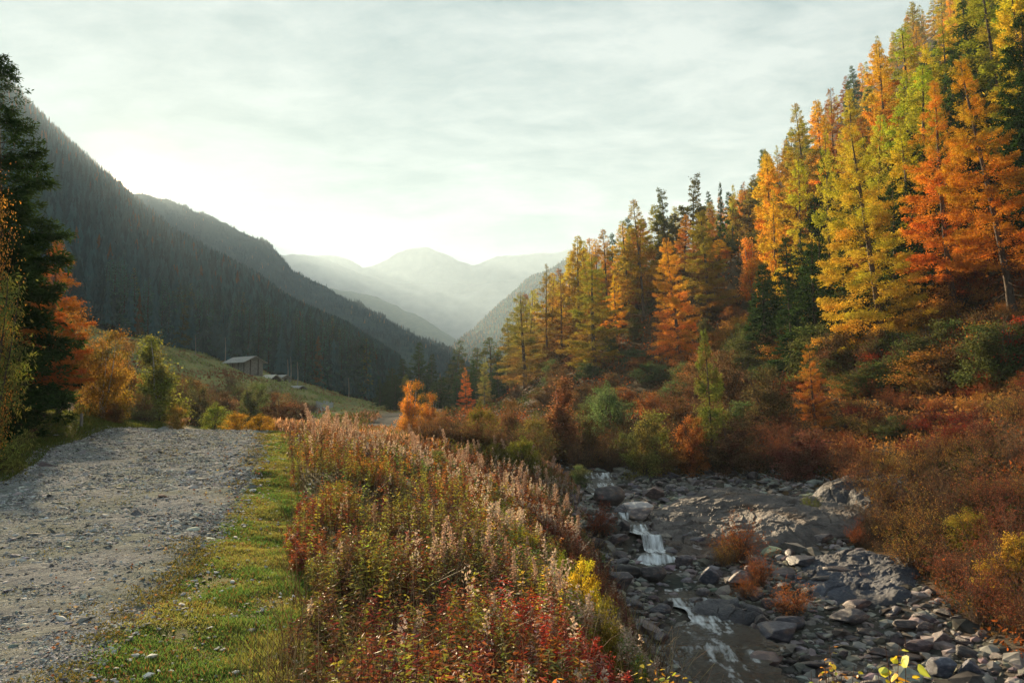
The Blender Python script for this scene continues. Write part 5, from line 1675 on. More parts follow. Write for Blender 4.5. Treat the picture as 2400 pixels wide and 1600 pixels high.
# pebbles of the stream bed
n = 26000
y = 8 * (58 / 8) ** rb_.random(n); x = rb_.uniform(1, 17, n)
k = in_bed(x, y) & ~((y > 15) & (y < 34) & (np.abs(x - np.interp(y, wy, cxr)) < np.interp(y, wy, hw) * .9) & (rb_.random(n) < .85)); x, y = x[k], y[k]
s = rb_.lognormal(-2.75, .5, len(x)) * (1 + .02 * y)
tn = rb_.uniform(.15, .95, (len(x), 1)) * np.array([1., .95, .93]) * (1 + rb_.normal(0, .06, (len(x), 3)))
scatter_stones('pebbles', x, y, s, .5, 3, tn, M['gravel'], 'loose pebbles and cobbles between the boulders', 0)

# gravel and bedded stones of the road
n = 230000
y = 3.6 * (36 / 3.6) ** rb_.random(n)
e = interp(RX_E, y); l = np.maximum(interp(RX_L, y), -.72 * y - 1)
x = l + (e - l) * rb_.random(n)
patch = fbm(x * .35, y * .35, octv=3, seed=81)
k = rb_.random(n) < np.clip(.45 + patch * 1.1 + (y - 7) * .03, .12, 1); x, y = x[k], y[k]
s = rb_.lognormal(-4.25, .55, len(x)) * np.interp(y, [4, 6.5, 10, 18, 36], [.40, .50, .72, .95, 1.2]) * np.where(rb_.random(len(x)) < .015, 2.2, 1)
tn = rb_.uniform(.35, 1.7, (len(x), 1)) * np.array([.98, 1.0, 1.01]) * (1 + rb_.normal(0, .05, (len(x), 3)))
scatter_stones('gravel', x, y, s, .38, 4, tn, M['gravel'], 'loose gravel and bedded stones of the road', .002, .25)
# pale pebbles strewn over the verge
n = 900
y = 5 * (30 / 5) ** rb_.random(n); x = interp(RX_E, y) + rb_.random(n) ** 1.5 * 1.6
s = rb_.lognormal(-4.3, .4, n) * (1 + y * .03)
scatter_stones('verge_pebbles', x, y, s, .5, 6, rb_.uniform(.8, 2.2, (n, 1)) * np.ones(3), M['gravel'], 'small pebbles strewn over the turf verge', .012)

# the larger flat stones of the road, one by one
RS = [(378, 1166, 34, 14, 'pinkish round stone, the largest in the middle of the road', (1.7, 1.2, 1.0)), (280, 1146, 36, 10, 'pale flat stone in the road left of the pinkish one', (1.9, 1.8, 1.6)),
      (215, 1146, 30, 9, 'pale flat stone, left one of the pair in the road', (1.9, 1.8, 1.6)), (562, 1102, 30, 9, 'pale stone near the right side of the road', (1.9, 1.7, 1.5)),
      (372, 1237, 26, 10, 'pale stone in the middle of the road below the pinkish one', (1.8, 1.7, 1.5)), (296, 1190, 24, 10, 'rounded pale stone in the road left below the pinkish one', (1.7, 1.6, 1.4)),
      (62, 1382, 28, 12, 'dark stone sticking out of the road near the left edge', (.7, .7, .75)), (170, 1468, 30, 8, 'dark flat stone low in the road', (.8, .7, .7)),
      (215, 1057, 20, 5, 'pale flat stone near the road crest, on the left', (2.0, 1.9, 1.7)), (430, 1003, 24, 10, 'pale grey rock lying at the crest of the road', (1.8, 1.8, 1.8)),
      (140, 1084, 30, 6, 'long pale stone by the left edge of the road', (1.8, 1.7, 1.5)), (622, 1316, 20, 9, 'white pebble lying on the grass verge', (2.8, 2.7, 2.5)),
      (720, 1596, 80, 28, 'grey-white rock in the grass at the bottom of the picture', (1.8, 1.8, 1.9)), (130, 1180, 34, 8, 'wide pale stone near the left road edge', (1.8, 1.7, 1.5)),
      (470, 1125, 48, 7, 'long flat pale stone right of the road middle', (1.6, 1.6, 1.5)), (330, 1200, 20, 7, 'dark small stone beside the road middle', (.7, .7, .8)),
      (352, 1212, 34, 9, 'dark hollow stone below the pinkish one', (.55, .55, .6)), (405, 1068, 44, 5, 'dark flat ledge of stone across the upper road', (.7, .7, .75)),
      (455, 1063, 40, 5, 'second dark ledge of stone across the upper road, to the right', (.8, .8, .8)), (240, 1032, 16, 5, 'small black stone near the crest on the left', (.4, .4, .45)),
      (214, 1033, 16, 5, 'smaller black stone left of its twin near the crest', (.4, .4, .45)), (128, 1021, 16, 6, 'pale stone in the grass beyond the left road edge', (2.4, 2.4, 2.4))]
RM = [boulder_mesh('road_stone', 150 + i, flat=.38, cuts=13, sub=ico(3), amp=.1, mat=M['roadstone']) for i in range(2)]
for (px_, py_, w, hg, lb, col) in RS:
    x, y, z = hit(px_, py_, 3.5, 34)
    o = blob_obj('road_stone', RM[1 if w > 25 else 0])
    s = w * y / FPX / 2
    o.location = (x, y + s * .4, z + hg * y / FPX * .12); o.scale = (s, s * .8, s * 1.0 * max(hg / w * 1.9, .35)); o.rotation_euler = (0, 0, (px_ % 7) * .2)
    o.color = (*col, 1)
    tag(o, lb, 'stone', 'larger stones of the road')

# ------------------------------------------------------------------ turf
def blades(n, x, y, hh, w, col, rg, lean=.5):
    z = Hn(x, y)
    az = rg.random(n) * 6.28
    dx = np.cos(az) * w / 2; dy = np.sin(az) * w / 2
    l2 = rg.normal(0, lean, (n, 2)) * hh[:, None]
    A = np.stack([x - dx, y - dy, z], -1); B = np.stack([x + dx, y + dy, z], -1)
    T_ = np.stack([x + l2[:, 0], y + l2[:, 1], z + hh], -1)
    V = np.stack([A, B, T_], 1).reshape(-1, 3)
    return V, np.arange(n * 3).reshape(n, 3), np.repeat(col, 3, 0)


rg = np.random.default_rng(505)
mb = MB()
n = 150000
y = 3.8 * (38 / 3.8) ** rg.random(n)
e = interp(RX_E, y)
vw = np.interp(y, [4, 7, 10, 18, 40], [1.9, 1.7, 1.3, .8, .6])
x = e - .25 * rg.random(n) + rg.random(n) * vw
hl = rg.random(n) < (.18 + .6 * np.clip(fbm(x * 1.1, y * 1.1, seed=22, octv=3), 0, 1))
hh = rg.uniform(.010, .030, n) * (1 + y * .03) * np.clip(.55 + (x - e) * .9, .25, 1.3) * (1 + 1.3 * np.clip(fbm(x * 2.5, y * 2.5, octv=2, seed=28), -.5, 1))
gn = np.array([.13, .23, .06]); ye = np.array([.30, .30, .09]); bn = np.array([.26, .15, .06])
mixv = np.clip(.5 + fbm(x * 1.7, y * 1.7, octv=4, seed=23) * 2.2 + rg.normal(0, .25, n), 0, 1)[:, None]
c = gn * (1 - mixv) + ye * mixv
c = np.where((hl & (rg.random(n) < .6))[:, None], bn, c) * rg.uniform(.6, 1.4, (n, 1))
V, T, cc = blades(n, x, y, hh, .006 * (1 + y * .12), c, rg)
mb.add(V, None, T, tint=cc)
# left verge
n = 90000
y = 9 * (48 / 9) ** rg.random(n)
l = interp(RX_L, y)
x = l + .3 - rg.random(n) ** 1.3 * 8
hh = rg.uniform(.02, .06, n) * (1 + y * .03)
c = (np.array([.10, .15, .035]) * (1 - mixv[:n]) + np.array([.15, .14, .04]) * mixv[:n]) * rg.uniform(.6, 1.4, (n, 1))
V, T, cc = blades(n, x, y, hh, .006 * (1 + y * .12), c, rg)
mb.add(V, None, T, tint=cc)
# tufts creeping over the road edge and along its crown
n = 26000
y = 4 * (34 / 4) ** rg.random(n)
e = interp(RX_E, y); l = interp(RX_L, y)
cx_ = (e + l) / 2 + .5
pick = rg.random(n)
x = np.where(pick < .6, e - np.abs(rg.normal(0, .35, n)), np.where(pick < .8, l + np.abs(rg.normal(0, .4, n)), cx_ + rg.normal(0, .7, n)))
k = fbm(x * 1.6, y * 1.6, octv=3, seed=24) > .06
x, y = x[k], y[k]; n = len(x)
c = np.where(rg.random((n, 1)) < .5, np.array([.20, .16, .05]), np.array([.13, .13, .035])) * rg.uniform(.6, 1.4, (n, 1))
V, T, cc = blades(n, x, y, rg.uniform(.012, .032, n) * (1 + y * .03), .007 * (1 + y * .12), c, rg, 1.0)
mb.add(V, None, T, tint=cc)
# meadow sward
n = 60000
y = rg.uniform(88, 262, n); x = rg.uniform(-140, -22, n)
k = fbm(x * .12, y * .05, octv=3, seed=26) + rg.normal(0, .25, n) > 0
x, y = x[k], y[k]; n = len(x)
pick = fbm(x * .1, y * .04, octv=3, seed=27)[:, None] + rg.normal(0, .12, (n, 1))
c = np.where(pick > .22, np.array([.24, .09, .04]), np.where(pick > .0, np.array([.28, .24, .09]), np.array([.22, .26, .08]))) * rg.uniform(.6, 1.3, (n, 1))
V, T, cc = blades(n, x, y, rg.uniform(.15, .5, n), .35, c, rg)
mb.add(V, None, T, tint=cc)
kind(blob_obj('grass', mb.mesh('grass', [M['leaf']])), 'stuff', 'short turf of the verges and the meadow')

# fallen leaves on turf and road
rg = np.random.default_rng(515)
n = 3000
y = 3.9 * (30 / 3.9) ** rg.random(n)
e = interp(RX_E, y)
x = e + rg.normal(.35, .85, n)
sc = .012 * (1 + y * .09)
base = np.stack([x, y, Hn(x, y) + .012 + rg.random(n) * .012], -1)
cc = np.array([[.24, .13, .06], [.16, .09, .05], [.32, .24, .09], [.34, .27, .20], [.20, .08, .05]])[rg.integers(0, 5, n)] * rg.uniform(.6, 1.3, (n, 1))
D = rg.normal(0, 1, (n, 3)); D[:, 2] *= .25
V, Q, tt2_ = leaves(base, D, sc * 1.7 * rg.uniform(.6, 1.3, n), sc * rg.uniform(.7, 1.3, n), rg, cc)
kind(blob_obj('leaf_litter', MB().add(V, Q, tint=tt2_).mesh('leaf_litter', [M['leaf']])), 'stuff', 'fallen leaves on the turf and the road edge')

# ------------------------------------------------------------------ herbs between road and stream
def hcol(x, y, rg):
    e = interp(RX_E, y); rv = interp(RIV, y)
    u = (x - e) / (rv - e)
    n = len(x)
    c = np.zeros((n, 3)); pl = np.zeros(n, bool)
    nz = fbm(x * .55, y * .4, octv=3, seed=91); n2 = fbm(x * .8 + 9, y * .6, octv=3, seed=92)
    R = rg.random(n)
    pal = dict(red=(.42, .05, .03), dred=(.17, .035, .03), pink=(.46, .30, .25), olive=(.20, .19, .05), yg=(.36, .34, .05), brown=(.13, .065, .035), org=(.50, .20, .04), rust=(.28, .09, .035), grn=(.14, .22, .05),
               yel=(.62, .45, .05), tan=(.40, .24, .15))
    def pick(mask, opts):
        ks = list(opts); w = np.cumsum([opts[k_] for k_ in ks]); w = w / w[-1]
        j = np.searchsorted(w, np.clip(R * .75 + .12 + nz * .8, 0, .999))
        for q, k_ in enumerate(ks):
            c[mask & (j == q)] = pal[k_]
    a = (y < 8) & (u < .36); pick(a, dict(brown=4, olive=3, yg=1.2, dred=2, rust=1))
    a = (y < 8) & (u >= .36) & (u < .68); pick(a, dict(dred=3, red=5.0, pink=2, rust=2, org=1.4, olive=.6))
    a = (y < 8) & (u >= .68); pick(a, dict(rust=2, org=2, tan=2, brown=2, olive=2))
    a = (y >= 8) & (y < 14) & (u < .4); pick(a, dict(brown=4, olive=3, yg=1.5, dred=1.5, rust=1))
    a = (y >= 8) & (y < 14) & (u >= .4); pick(a, dict(grn=2, yg=2, tan=2.5, rust=2, yel=1.2, brown=2, olive=2))
    a = (y >= 14) & (y < 24) & (u < .6); pick(a, dict(olive=3, yg=2.5, rust=2.2, org=1.6, brown=2.5, grn=.8))
    a = (y >= 14) & (y < 24) & (u >= .6); pick(a, dict(rust=3, brown=3, dred=2, tan=2, olive=1))
    a = (y >= 24); pick(a, dict(rust=3, tan=3, org=1.6, olive=2, brown=2.5, pink=1.2, grn=.5))
    pl = ((y > 20) & (R > .62) & (n2 > .0)) | ((y > 7.5) & (y < 20) & (u > .42) & (n2 > .15) & (R > .6)) | ((y < 20) & (R > .985))
    return c, pl, u


def herb_zone(n, y0, y1, seed, hlo, hhi, nleaf, ll, lw, npl, sr):
    rg = np.random.default_rng(seed)
    y = y0 * (y1 / y0) ** rg.random(n)
    e = interp(RX_E, y) + np.interp(y, [4, 7, 10, 18, 40], [1.55, 1.35, 1.0, .55, .45]) + fbm(y * .9, y * 0, octv=2, seed=95) * .25
    rv = interp(RIV, y) - np.interp(y, [4, 8, 12, 20, 27, 60], [4.1, 3.6, 3.2, 2.0, 1.7, 2.2])
    x = e + (rv - e) * rg.random(n)
    kp = fbm(x * .9, y * .8, octv=3, seed=97) + rg.normal(0, .10, n) > np.where(y < 20, -.05, -.14)
    x, y, e, rv = x[kp], y[kp], e[kp], rv[kp]; n = len(x)
    c, pl, u = hcol(x, y, rg)
    h = rg.uniform(hlo, hhi, n) * (1 + .75 * fbm(x * .55, y * .5, octv=3, seed=93)) * np.clip(.45 + (x - e) * .9, .45, 1) * np.clip(.45 + (rv - x) * .35, .4, 1)
    h = np.where(pl, h * 1.22, h)
    pos = np.stack([x, y, Hn(x, y)], -1)
    return stalks(rg, pos, h, c, nleaf, ll, lw, pl, npl=npl, sr=sr)


Z1 = herb_zone(2600, 3.9, 9, 1, .35, .75, 44, .085, .014, 60, .0035)
Z2 = herb_zone(4600, 8.5, 20, 2, .35, .8, 36, .085, .017, 55, .0045)
Z3 = herb_zone(6500, 19, 75, 3, .28, .6, 22, .11, .030, 26, .006)
for z_, nm in ((Z1, 'undergrowth'), (Z2, 'undergrowth'), (Z3, 'undergrowth')):
    kind(blob_obj(nm, z_.mesh(nm, [M['herb']])), 'stuff', 'tangled autumn herbs between the road and the stream')

# bent dead stems and dry grass mixed into the herbs
rg = np.random.default_rng(321)
n = 9000
y = 3.9 * (42 / 3.9) ** rg.random(n)
e = interp(RX_E, y) + np.interp(y, [4, 7, 10, 18, 40], [1.3, 1.2, .9, .5, .4]); rv = interp(RIV, y) - np.interp(y, [4, 8, 12, 20, 27, 60], [3.6, 3.1, 2.7, 1.7, 1.5, 2])
x = e + (rv - e) * rg.random(n)
k = fbm(x * .8, y * .6, octv=2, seed=98) > -.1
x, y = x[k], y[k]; n = len(x)
t = np.linspace(0, 1, 4)
h = rg.uniform(.25, .85, n); bend_ = rg.normal(0, .35, (n, 2)) * h[:, None]
P_ = np.zeros((n, 4, 3)); P_[..., 0] = x[:, None] + bend_[:, :1] * t ** 1.8; P_[..., 1] = y[:, None] + bend_[:, 1:] * t ** 1.8
P_[..., 2] = Hn(x, y)[:, None] + h[:, None] * (t - .25 * np.abs(bend_[:, :1]) * t ** 2)
V, Q = tubes(P_, (.0022 * (1 + y * .06))[:, None] * (1 - .6 * t)[None], 3)
cc = np.array([[.38, .26, .14], [.20, .10, .05], [.10, .05, .035], [.30, .26, .10]])[rg.integers(0, 4, n)] * rg.uniform(.6, 1.3, (n, 1))
kind(blob_obj('undergrowth', MB().add(V, Q, tint=np.repeat(cc, 12, 0)).mesh('undergrowth', [M['herb']])), 'stuff', 'bent dry stalks among the herbs')

# willowherb plants that stand out, one by one
FW = []
rg = np.random.default_rng(606)
for k in range(5):
    pos = np.zeros((1, 3))
    h = np.array([1.0])
    mbk = stalks(rg, pos, h, np.array([[.30, .14, .07]]), 34, .08, .014, np.array([True]), npl=260, sr=.005, plume_col=(.52, .36, .29))
    FW.append(mbk.mesh('willowherb', [M['herb']]))
pls = [(1035, 1235, 1340), (1075, 1215, 1330), (1120, 1238, 1345), (1150, 1300, 1440), (1172, 1310, 1450), (1205, 1340, 1460), (1265, 1320, 1430), (1300, 1350, 1440), (880, 1310, 1400), (910, 1300, 1420),
       (957, 1305, 1400), (1030, 1240, 1360), (1070, 1350, 1450), (1190, 1300, 1420), (1240, 1290, 1400), (1320, 1345, 1450), (1160, 1380, 1500), (1230, 1370, 1470), (1135, 1260, 1360), (1095, 1380, 1460)]
lbw = ['pale plumed willowherb with a kinked tip, tallest in the middle herbs', 'pale plumed willowherb right of the tallest one']
for i, (px_, pt_, pb_) in enumerate(pls):
    y = 9.5 + (i % 5) * .9
    x = ray(px_, 1300)[0] * y
    z = hz(x, y)
    T_ = pt(px_, pt_, y).z
    h = min(max(T_ - z, .7), 2.0)
    o = blob_obj('willowherb', FW[i % 5], None, (x, y, z))
    o.scale = (h * .9, h * .9, h); o.rotation_euler = (0, 0, i * 1.3)
    o['label'] = 'pale plumed willowherb standing above the middle herbs'; o['category'] = 'plant'; o['group'] = 'plumed willowherbs among the middle herbs'
for i in range(60):
    px_ = rg.uniform(960, 1370)
    y = rg.uniform(21, 40)
    x = ray(px_, 1100)[0] * y
    if x > float(interp(RIV, y)) - 1.6:
        x = float(interp(RIV, y)) - 1.6 - rg.random() * 3
    h = rg.uniform(.7, 1.1)
    o = blob_obj('willowherb', FW[i % 5], None, (x, y, hz(x, y)))
    o.scale = (h * 1.3, h * 1.3, h); o.rotation_euler = (0, 0, i * 1.3)
    o['label'] = 'pinkish plumed willowherb in the stand beyond the middle herbs'; o['category'] = 'plant'; o['group'] = 'willowherbs in the far stand by the stream'
for i in range(18):
    px_ = rg.uniform(730, 840); y = rg.uniform(20, 38)
    x = ray(px_, 1050)[0] * y; h = rg.uniform(.8, 1.3)
    o = blob_obj('willowherb', FW[i % 5], None, (x, y, hz(x, y)))
    o.scale = (h * 1.3, h * 1.3, h); o.rotation_euler = (0, 0, i * 1.3)
    o['label'] = 'pinkish plumed willowherb in the tall stand near the road crest'; o['category'] = 'plant'; o['group'] = 'willowherbs near the road crest'

# ------------------------------------------------------------------ shrubs
def sh(key, x, y, h, w, color, label, group, name='shrub', cat='shrub'):
    return put(key, x, y, h, w, name, color, label, cat, group, parts=('stems', 'leaves'), lib_=SHR, sink=.05)


def sh_px(key, px_, py_, wpx, hpx, color, label, name='shrub', cat='shrub', group=None):
    x, y, z = hit(px_, py_, 4, 120)
    return sh(key, x, y, hpx * y / FPX, wpx * y / FPX / 2, color, label, group, name, cat)


sh_px('tuft', 1735, 1320, 175, 90, (.34, .13, .05), 'rusty shrub growing on the large rock slab', group='rusty shrubs on the rocks')
sh_px('tuft', 1700, 1330, 100, 60, (.24, .15, .05), 'brown-green lower shrub left on the large rock slab', group='rusty shrubs on the rocks')
sh_px('tuft', 1780, 1375, 100, 70, (.33, .12, .05), 'rusty shrub just below the large slab', group='rusty shrubs on the rocks')
sh_px('tuft', 1750, 1408, 90, 55, (.40, .15, .05), 'small orange-brown shrub between the boulders', group='rusty shrubs on the rocks')
sh_px('tuft', 1855, 1448, 145, 70, (.40, .15, .05), 'orange-brown shrub on the gravel bar, widest of the lower ones', group='rusty shrubs on the rocks')
sh_px('tuft', 2010, 1282, 80, 50, (.34, .11, .05), 'red-brown shrub at the right end of the large slab', group='rusty shrubs on the rocks')
sh_px('brushC', 1900, 1205, 70, 40, (.22, .26, .05), 'mossy green cushion on the top of the large slab', group='rusty shrubs on the rocks')
sh_px('tuft', 1405, 1260, 120, 70, (.36, .10, .05), 'red-brown shrub on the left bank above the stream', group='rusty shrubs on the rocks')
# yellow-leaved saplings in the herbs
YS = LIB['willow']
for (px_, y_, pyt_, wpx, col, lb, key) in [(1370, 10.5, 1285, 62, (.60, .46, .05), 'bright yellow and green sapling in the middle herbs', 'alderA'), (1230, 14, 1215, 42, (.46, .42, .05), 'yellow-green sapling left behind the bright yellow one', 'alderB'),
                                          (1310, 12.5, 1270, 40, (.36, .40, .05), 'green sapling beside the bright yellow one', 'alderB'), (1420, 9.0, 1370, 52, (.30, .26, .05), 'olive sapling leaning to the stream', 'alderC'),
                                          (800, 14, 1110, 70, (.34, .26, .05), 'olive gold bushy plant left of the middle herbs', 'alderC'), (860, 18, 1060, 60, (.44, .25, .05), 'orange gold bushy plant behind the olive gold one', 'alderB'),
                                          (730, 20, 1050, 46, (.30, .17, .05), 'brown gold bushy plant beside the verge', 'alderC'), (960, 15, 1150, 50, (.34, .32, .05), 'yellow-green bushy plant in the middle of the herbs', 'alderB'),
                                          (760, 28, 1000, 42, (.50, .25, .07), 'orange bushy plant by the end of the verge', 'alderB')]:
    L(key, px_, y_, px_, pyt_, wpx, 'sapling', col, lb, 'sapling', 'saplings among the herbs')
# foreground saplings with broad leaves at the bottom right
rgf = np.random.default_rng(707)
def leafy_sapling(px_, y_, pyt_, wpx, cols, lsz, label, nst=6, nl=90):
    x = ray(px_, 1500)[0] * y_
    z = hz(x, y_)
    h = pt(px_, pyt_, y_).z - z
    R_ = wpx * y_ / FPX
    root = bpy.data.objects.new('sapling', None); C.objects.link(root); root.location = (x, y_, z)
    t = np.linspace(0, 1, 7)
    az = rgf.random(nst) * 6.28; rr = R_ * rgf.uniform(.1, 1, nst); hk = h * rgf.uniform(.78, 1, nst)
    P_ = np.stack([np.cos(az)[:, None] * rr[:, None] * t ** 1.6, np.sin(az)[:, None] * rr[:, None] * t ** 1.6, hk[:, None] * t], -1)
    P_[:, 1:] += rgf.normal(0, .012, (nst, 6, 3))
    V, Q = tubes(P_, np.repeat((.008 * (1 - .8 * t))[None], nst, 0), 5)
    blob_obj('stems', MB().add(V, Q, tint=(.9, .6, .5)).mesh('stems', [M['twig']], True), root)
    bi = rgf.integers(0, nst, nl); tt2 = 1 - rgf.random(nl) ** 1.3 * .55
    base = np.stack([[np.interp(tt2[i], t, P_[bi[i], :, j]) for j in range(3)] for i in range(nl)])
    a2 = rgf.random(nl) * 6.28
    pet = np.stack([np.cos(a2), np.sin(a2), rgf.uniform(-.2, .5, nl)], -1)
    base2 = base + pet * (lsz * .8)
    D = norm(pet + np.array([0, 0, -.7]) + rgf.normal(0, .25, (nl, 3)))
    S = norm(np.cross(D, rgf.normal(0, .4, (nl, 3)) + np.array([0, 0.2, 1]))); U = np.cross(D, S)
    LL = lsz * rgf.uniform(.6, 1.2, nl)[:, None]
    prof = [(0, 0), (.12, .30), (.35, .42), (.65, .30), (1, 0), (.65, -.30), (.35, -.42), (.12, -.30)]
    VV = np.stack([base2 + D * LL * a_ + S * LL * b_ + U * LL * (.10 * abs(b_) / .42) for a_, b_ in prof], 1)
    mid = base2 + D * LL * .4
    VV = np.concatenate([VV, mid[:, None]], 1).reshape(-1, 3)
    T = np.array([[8, j, (j + 1) % 8] for j in range(8)])
    TT = (T[None] + (np.arange(nl) * 9)[:, None, None]).reshape(-1, 3)
    cc = np.array(cols)[rgf.integers(0, len(cols), nl)] * rgf.uniform(.75, 1.2, (nl, 1))
    mb = MB().add(VV, None, TT, tint=np.repeat(cc, 9, 0))
    V, Q = tubes(np.stack([base, (base + base2) / 2, base2], 1), np.full((nl, 3), .0014), 3)
    mb.add(V, Q, tint=(.35, .15, .08))
    blob_obj('leaves', mb.mesh('leaves', [M['herb']]), root)
    tag(root, label, 'sapling', 'saplings among the herbs')


CY = [(.72, .55, .05), (.62, .60, .08), (.45, .50, .07), (.75, .40, .05)]
leafy_sapling(2105, 4.6, 1485, 44, CY, .075, 'sapling with broad lime and yellow leaves at the bottom of the picture', 7, 75)
leafy_sapling(2080, 4.8, 1545, 80, [(.72, .50, .05), (.70, .25, .05), (.5, .45, .06)], .05, 'low orange and yellow leaved sapling around the lime leaved one', 12, 150)
leafy_sapling(1960, 5.4, 1500, 70, [(.55, .42, .05), (.40, .40, .06), (.55, .25, .05)], .04, 'thin twiggy sapling with small yellow leaves left of the lime leaved one', 14, 220)
leafy_sapling(1905, 5.0, 1545, 34, CY, .05, 'small yellow sprig leftmost at the bottom of the stream bank', 5, 40)
leafy_sapling(1560, 6.6, 1545, 60, [(.35, .42, .06), (.6, .45, .05), (.5, .25, .05)], .05, 'small green and orange sapling at the bottom left of the pool', 8, 90)

for b_ in BRUSH:
    sh(b_[0], b_[1], b_[2], b_[3], b_[4], b_[5], b_[6], 'brush of the valley floor')
# brush thicket of the right bank
rg = np.random.default_rng(808)
cnt = 0; tries = 0; spots = []
while cnt < 215 and tries < 30000:
    tries += 1
    y = 13.5 * (82 / 13.5) ** rg.random()
    px_ = rg.uniform(1560, 2480)
    x = ray(px_, 1200)[0] * y
    rv = float(interp(RIV, y))
    edge_ = np.interp(y, [12, 16, 20, 26, 30, 40, 46, 60, 90], [5.2, 5.6, 6.0, 7.2, 9.0, 11.0, 4.5, 3.0, 12])
    if x < rv + edge_ or x > 36:
        continue
    md = .95 + y * .012
    if any((x - a_) ** 2 + (y - b_) ** 2 < md * md for a_, b_ in spots):
        continue
    spots.append((x, y))
    u = rg.random() + vnoise(x * .15, y * .15, seed=4) * .4
    terr = y > 33 and x > 16
    if terr:
        col = (.52, .25, .07) if u < .4 else (.34, .12, .05) if u < .65 else (.42, .30, .08) if u < .85 else (.30, .05, .03)
        key, h, w = ('brushC' if u < .5 else 'tuft'), rg.uniform(.6, 1.1), rg.uniform(1.0, 1.6)
        lb = 'sunlit orange-brown shrub on the terrace below the tall larches'; gr = 'low shrubs on the orange terrace'
    else:
        col = (.24, .085, .05) if u < .35 else (.30, .13, .07) if u < .6 else (.20, .11, .06) if u < .85 else (.36, .20, .06)
        key, h, w = ('brushA' if u < .55 else 'brushB'), rg.uniform(1.1, 2.0), rg.uniform(1.0, 1.6)
        lb = 'red-brown twiggy shrub of the thicket on the right bank' if y < 30 else 'dark red-brown shrub behind the boulders on the far right bank'; gr = 'twiggy thicket of the right bank'
    sh(key, x, y, h, w, col, lb, gr)
    cnt += 1

# ground cover of the wooded slope, banks and terrace
n = 150000
rg = np.random.default_rng(909)
y = 12 * (175 / 12) ** rg.random(n); pxs = rg.uniform(1040, 2500, n)
x = (pxs - 1200) / FPX * y
rv = interp(RIV, y)
k = (x > rv + np.interp(y, [12, 20, 26, 30, 40, 46, 60, 90], [5.2, 6.0, 7.4, 9.0, 10.5, 2.5, 2.5, 2])) & (y > 10)
x, y = x[k], y[k]; n = len(x)
nz = fbm(x * .2, y * .15, octv=3, seed=94)[:, None] + rg.normal(0, .15, (n, 1))
c = np.where(nz > .25, np.array([.40, .12, .04]), np.where(nz > .05, np.array([.22, .11, .05]), np.where(nz > -.2, np.array([.11, .07, .035]), np.array([.07, .085, .03]))))
tb = ((y > 33) & (y < 56) & (x > 15) & (x < 32))[:, None]
c = np.where(tb, np.where(nz > -.1, np.array([.50, .25, .08]), np.array([.30, .12, .05])), c) * rg.uniform(.5, 1.5, (n, 1))
zz = Hn(x, y)
hgt = rg.random(n) ** 1.5 * np.where(tb[:, 0], .35, .65)
base = np.stack([x, y, zz + hgt], -1)
sc = .035 + .0016 * y
V, Q, tt_ = leaves(base, rg.normal(0, 1, (n, 3)) + np.array([0, 0, .5]), sc * 1.8 * rg.uniform(.6, 1.4, n), sc * rg.uniform(.6, 1.4, n), rg, c)
kind(blob_obj('undergrowth', MB().add(V, Q, tint=tt_).mesh('undergrowth', [M['leaf']])), 'stuff', 'low heath, ferns and litter under the larches')
# dry growth round the bushes left of the stream and along the road crest
n = 60000
y = 32 * (120 / 32) ** rg.random(n); pxs = rg.uniform(180, 1400, n)
x = (pxs - 1200) / FPX * y
e = interp(RX_E, y); l = interp(RX_L, y); rv = interp(RIV, y)
k = (((x > e + .3) & (x < rv - 1.5)) | (x < l - 1.5)) & ~((y > 95) & (x < -22))
x, y = x[k], y[k]; n = len(x)
nz = fbm(x * .2, y * .15, octv=3, seed=96)[:, None] + rg.normal(0, .15, (n, 1))
c = np.where(nz > .2, np.array([.42, .24, .16]), np.where(nz > -.02, np.array([.26, .12, .05]), np.array([.14, .13, .04]))) * rg.uniform(.5, 1.4, (n, 1))
base = np.stack([x, y, Hn(x, y) + rg.random(n) ** 1.4 * .5], -1)
sc = .03 + .0016 * y
V, Q, tt_ = leaves(base, rg.normal(0, .5, (n, 3)) + np.array([0, 0, 1]), sc * 2.4 * rg.uniform(.6, 1.4, n), sc * rg.uniform(.5, 1.1, n), rg, c)
kind(blob_obj('undergrowth', MB().add(V, Q, tint=tt_).mesh('undergrowth', [M['leaf']])), 'stuff', 'dry growth around the bushes beyond the road crest')

# ------------------------------------------------------------------ haze: one box of pale air
HZ = 0.00016
hx0, hx1, hy0, hy1, hz0, hz1 = -3700, 3700, -400, 5300, -12, 960
F = np.array([[0, 3, 2, 1], [4, 5, 6, 7], [0, 1, 5, 4], [1, 2, 6, 5], [2, 3, 7, 6], [3, 0, 4, 7]])
hv = [(hx0, hy0, hz0), (hx1, hy0, hz0), (hx1, hy1, hz0), (hx0, hy1, hz0), (hx0, hy0, hz1), (hx1, hy0, hz1), (hx1, hy1, hz1), (hx0, hy1, hz1)]
hm, t, out = newmat('haze')
pv = N(t, 'ShaderNodeVolumePrincipled')
pv.inputs['Density'].default_value = HZ
pv.inputs['Color'].default_value = (.62, .81, .98, 1)
pv.inputs['Anisotropy'].default_value = .18
t.links.new(pv.outputs[0], out.inputs[1])
kind(blob_obj('haze', make_mesh('haze', hv, F, None, [hm])), 'stuff', 'thin morning haze filling the valley')


